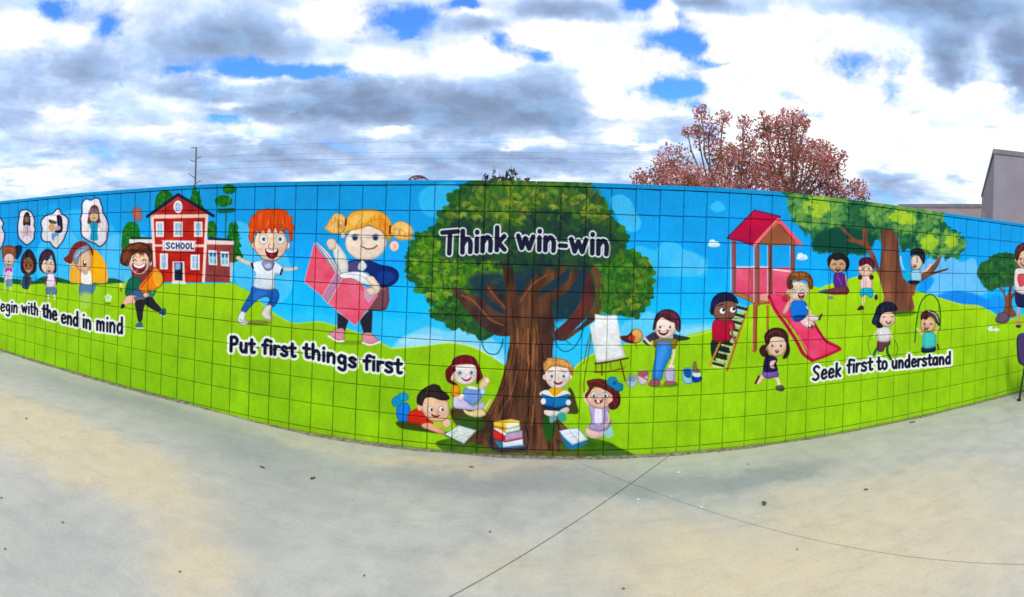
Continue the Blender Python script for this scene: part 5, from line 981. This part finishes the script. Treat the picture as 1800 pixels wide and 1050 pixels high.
for u, v, r_px in ((1185, 287, 26), (1165, 302, 18), (1130, 318, 12), (1200, 312, 28), (1160, 325, 20), (1245, 237, 23), (1262, 258, 22), (1235, 207, 11), (1272, 207, 12), (1225, 228, 10), (1213, 242, 8), (1285, 292, 27), (1298, 268, 16), (1308, 217, 11), (1306, 238, 9), (1345, 242, 21), (1365, 228, 17), (1388, 234, 21), (1400, 212, 9), (1405, 252, 20), (1339, 196, 4), (1350, 202, 5), (1375, 199, 5), (1396, 200, 6), (1413, 224, 8),
                   (1370, 277, 30), (1330, 287, 26), (1420, 264, 19), (1441, 262, 13), (1430, 292, 24), (1452, 286, 17), (1456, 303, 20), (1478, 279, 8), (1400, 312, 30), (1350, 322, 32), (1300, 327, 30), (1250, 320, 27), (1220, 327, 22), (1440, 324, 26), (1470, 332, 19), (1500, 337, 13), (1517, 346, 9), (1486, 347, 14), (1180, 335, 18), (1320, 250, 12),
                   (1260, 370, 50), (1340, 375, 60), (1420, 365, 45)):
    p = at(u, v, TD) ; dp = Vector((base.x, base.y, 0)).normalized() * rr.uniform(-1.1, 1.1) * (1 if r_px > 20 else .5)
    clumps.append((tuple(p + dp - Vector((base.x, base.y, -.16))), r_px * TD / RPX))
vs, fs = leaves(clumps, 24000, .068, 4, 1.42); obj('crown', mesh('crown', vs, fs, [m_red]), tree)
q = MB(); limb(q, (0, 0, 0), (.05, 0, 1.5), .16, .11, rr, 5, .05); heads = []
for s_ in range(5):
    an = s_ * 1.26 + .3; e_ = Vector((math.cos(an) * .9, math.sin(an) * .7, 2.5 + rr.random() * .4)); limb(q, (.05, 0, 1.4), e_, .09, .05, rr, 6); heads.append(e_)
for c_, rad in clumps:
    c_ = Vector(c_); h_ = min(heads, key=lambda e: (e - c_).length); limb(q, h_, c_, .035, .012, rr, 6)
    for t_ in range(7 if rad > .2 else 3):
        d_ = Vector((rr.gauss(0, 1), rr.gauss(0, 1), rr.gauss(.5, .8))).normalized() * rad * rr.uniform(.6, 1.15); limb(q, c_ - d_ * .1, c_ + d_, .010, .004, rr, 3)
obj('trunk', q.mesh('trunk', [m_bark], True), tree)

SB = at(888, 440, 9.5); SB.z = 0
shrub = thing('dark_shrub', 'dark shrub with upright shoots peeping over the wall above the painted tree crown', 'shrub', (SB.x, SB.y, -.16))
q = MB(); cl = []; rr = random.Random(12)
for u, v in ((848, 314), (853, 304), (862, 312), (868, 306), (872, 309), (878, 303), (884, 307), (890, 303), (893, 297), (899, 291), (903, 295), (896, 305), (902, 309), (908, 311), (914, 309), (920, 316), (928, 308), (868, 292), (882, 312), (860, 317)):
    p = at(u, v, 9.5 + rr.uniform(-.3, .3)) - Vector((SB.x, SB.y, -.16)); b_ = Vector((p.x * .25, p.y * .25, .2)); limb(q, b_, p, .018, .005, rr, 7, .04)
    for k in range(3): cl.append((tuple(p.lerp(b_, .03 + k * .05)), .035 + k * .02))
    cl.append((tuple(p.lerp(b_, .2)), .13)); cl.append((tuple(p.lerp(b_, .12)), .07))
vs, fs = leaves(cl, 3600, .062, 5, 1.45, 1.5, 1.2); obj('crown', mesh('crown', vs, fs, [m_dkleaf]), shrub); obj('trunk', q.mesh('trunk', [m_bark], True), shrub)

# the arched frame of a play structure that shows above the wall
PA = at(735, 309, 24.); m_red2 = simple('maroon_paint', (.16, .05, .06), (.22, .08, .08), 5, .5, .4)
arch = thing('arched_frame', 'small dark red arched frame showing above the wall left of the painted tree', 'play frame', (PA.x, PA.y, -.16)); H = PA.z + .16; s_ = 24 / RPX
def arc(rx, h, z0, y=0): return [(rx * math.cos(math.pi * (1 - i / 14.)), y, z0 + h * math.sin(math.pi * i / 14.)) for i in range(15)]
q = MB(); q.tube(arc(17 * s_, 11 * s_, H - 11 * s_), .035, 8); obj('hoop', q.mesh('hoop', [m_red2], True), arch)
q = MB(); q.tube(arc(17 * s_, 11 * s_, H - 11 * s_, .7), .035, 8); obj('hoop', q.mesh('hoop', [m_red2], True), arch)
for x in (-17, 17):
    for y in (0, .7): q = MB(); q.tube([(x * s_, y, 0), (x * s_, y, H - 11 * s_)], .04, 8); obj('post', q.mesh('post', [m_red2], True), arch)
for i in (2, 4, 6, 7, 8, 10, 12):
    p = arc(17 * s_, 11 * s_, H - 11 * s_)[i]; q = MB(); q.tube([p, (p[0], .7, p[2])], .025, 6); obj('rung', q.mesh('rung', [m_red2], True), arch)
for x in (-8, 0, 8): q = MB(); q.tube([(x * s_, 0, H - 11 * s_), (x * s_ * .4, 0, H - 1.5 * s_)], .025, 6); obj('strut', q.mesh('strut', [m_red2], True), arch)

# ------------------------------------------------------------------ the purple chair at the right edge
m_purple = simple('purple_plastic', (.065, .022, .16), (.085, .03, .20), 4, .42, .5)
m_black = simple('black_metal', (.015, .015, .017), (.03, .03, .032), 6, .45, .5)
cp_ = at(1838, 690, 6.45); ch = thing('school_chair', 'purple plastic chair with black legs standing by the right end of the mural', 'chair', (cp_.x, cp_.y, 0)); ch.rotation_euler = (0, 0, math.radians(88))
def shell(W, Hh, th, curve, fn, name, n=12):                        # a rounded, curved plastic panel
    q = MB(); nu, nv = n, n; top, bot = [], []
    for s__, lst in ((0, top), (1, bot)):
        for j in range(nv + 1):
            for i in range(nu + 1):
                a_, b_ = i / nu * 2 - 1, j / nv * 2 - 1; k = (abs(a_) ** 5 + abs(b_) ** 5) ** .2; m_ = max(abs(a_), abs(b_)); f = m_ / k if k > 0 else 1
                x, y = a_ * f * W / 2, b_ * f * Hh / 2; lst.append(fn(x, y, curve * (x / W * 2) ** 2 + s__ * th))
    q.v = [tuple(v) for v in top + bot]; o_ = len(top); idx = lambda i, j: j * (nu + 1) + i
    for j in range(nv):
        for i in range(nu): q.f += [(idx(i, j), idx(i + 1, j), idx(i + 1, j + 1), idx(i, j + 1)), (o_ + idx(i, j), o_ + idx(i, j + 1), o_ + idx(i + 1, j + 1), o_ + idx(i + 1, j))]
    for i in range(nu): q.f += [(idx(i, 0), o_ + idx(i, 0), o_ + idx(i + 1, 0), idx(i + 1, 0)), (idx(i, nv), idx(i + 1, nv), o_ + idx(i + 1, nv), o_ + idx(i, nv))]
    for j in range(nv): q.f += [(idx(0, j), idx(0, j + 1), o_ + idx(0, j + 1), o_ + idx(0, j)), (idx(nu, j), o_ + idx(nu, j), o_ + idx(nu, j + 1), idx(nu, j + 1))]
    return q.mesh(name, [m_purple], True)
obj('seat', shell(.42, .40, .012, .02, lambda x, y, d: (x, y, .43 + d), 'seat'), ch)
obj('backrest', shell(.46, .40, .012, -.05, lambda x, y, d: (x, .20 + .10 * (y + .18) - d, .60 + y), 'backrest'), ch)
for sx_ in (-1, 1):
    q = MB(); q.tube([(sx_ * .20, -.19, .008), (sx_ * .18, -.14, .41), (sx_ * .17, .13, .415)], .011, 8); obj('leg', q.mesh('leg', [m_black], True), ch)
    q = MB(); q.tube([(sx_ * .20, .24, .008), (sx_ * .18, .17, .42), (sx_ * .18, .23, .62)], .011, 8); obj('leg', q.mesh('leg', [m_black], True), ch)
    for y in (-.19, .24): q = MB(); q.box(sx_ * .20 - .017, sx_ * .20 + .017, y - .022, y + .022, 0, .028, .006); obj('foot_cap', q.mesh('foot_cap', [m_black]), ch)

# ------------------------------------------------------------------ leaves, pebbles and crumbs on the concrete
m_dry = simple('dry_leaf', (.10, .065, .04), (.20, .13, .07), 30, .9, .1); m_peb = simple('pebble', (.13, .12, .11), (.24, .22, .2), 30, .9, .2); m_wht = simple('paint_crumb', (.6, .6, .57), (.7, .7, .66), 30, .8, .2)
rr = random.Random(31)
def litter(u, v, kind, size, label):
    x, y = floor_at(u, v); z = rise(x); q = MB()
    if kind == 'leaf':
        n_ = 9; rim = [(math.cos(2 * math.pi * i / n_) * size * (1 + .25 * rr.random()), math.sin(2 * math.pi * i / n_) * size * .55 * (.8 + .4 * rr.random()), .004 + rr.random() * size * .35) for i in range(n_)]
        q.add([(0, 0, .003), (0, 0, .0015)] + rim + [(a_, b_, c_ - .0015) for a_, b_, c_ in rim], [(0, 2 + i, 2 + (i + 1) % n_) for i in range(n_)] + [(1, 2 + n_ + (i + 1) % n_, 2 + n_ + i) for i in range(n_)] + [(2 + i, 2 + n_ + i, 2 + n_ + (i + 1) % n_, 2 + (i + 1) % n_) for i in range(n_)])
        me = q.mesh('dry_leaf', [m_dry]); nm, cat, gp = 'dry_leaf', 'leaf', 'dry leaves on the concrete'
    else:
        bm = bmesh.new(); bmesh.ops.create_icosphere(bm, subdivisions=2, radius=size)
        for q_ in bm.verts: q_.co = Vector((q_.co.x, q_.co.y * .75, q_.co.z * .5)) * rr.uniform(.85, 1.15); q_.co.z += size * .42
        me = bpy.data.meshes.new(kind); bm.to_mesh(me); bm.free(); me.materials.append(m_wht if kind == 'crumb' else m_peb); nm, cat, gp = ('paint_crumb', 'crumb', 'pale crumbs on the concrete') if kind == 'crumb' else ('pebble', 'pebble', 'small dark pebbles on the concrete')
    o = thing(nm, label, cat, (x, y, z), gp, me); o.rotation_euler[2] = rr.uniform(0, 6.3)
litter(196, 678, 'leaf', .035, 'brown dry leaf at the foot of the wall below the word "mind"')
litter(1343, 887, 'leaf', .026, 'curled brown leaf alone on the open concrete right of the crossing joints')
litter(1603, 743, 'leaf', .03, 'dry leaf lying against the wall foot below the word "understand"')
litter(550, 842, 'leaf', .02, 'small dry leaf on the concrete below the word "Put", the right one of two')
litter(461, 823, 'leaf', .02, 'small dry leaf on the concrete below the word "Put", the left one of two')
litter(1522, 862, 'leaf', .014, 'tiny dry leaf on the warm concrete below the word "Seek"')
litter(829, 822, 'leaf', .016, 'tiny dry leaf on the concrete under the painted book stack')
litter(861, 936, 'pebble', .008, 'dark pebble left of the long diagonal joint, below the painted tree trunk')
litter(640, 1013, 'pebble', .007, 'dark pebble near the bottom edge, left of where the joint leaves the picture')
litter(1096, 1036, 'pebble', .008, 'dark pebble near the bottom edge, right of the diagonal joint')
litter(1401, 967, 'pebble', .007, 'dark pebble just below the joint that curves to the right edge')
litter(46, 746, 'pebble', .011, 'dark pebble on the warm stain at the far left')
litter(110, 925, 'pebble', .008, 'dark pebble on the grey concrete at the lower left')
litter(9, 972, 'pebble', .007, 'dark pebble at the left edge near the bottom')
litter(2, 886, 'pebble', .008, 'dark pebble cut by the left edge')
litter(316, 1006, 'pebble', .007, 'dark pebble at the end of the warm stain near the bottom')
litter(1263, 795, 'pebble', .011, 'dark pebble touching the wall foot below the painted paint tins')
litter(1314, 817, 'pebble', .008, 'dark pebble close to the wall below the painted running girl')
litter(1193, 832, 'crumb', .013, 'pale crumb on the concrete between the wall and the curving joint')
litter(1122, 880, 'crumb', .011, 'pale crumb just right of the crossing of the two joints')
litter(602, 793, 'crumb', .008, 'pale crumb close to the wall foot below the word "things"')
litter(1233, 893, 'crumb', .010, 'pale crumb lying on the joint that runs to the right')
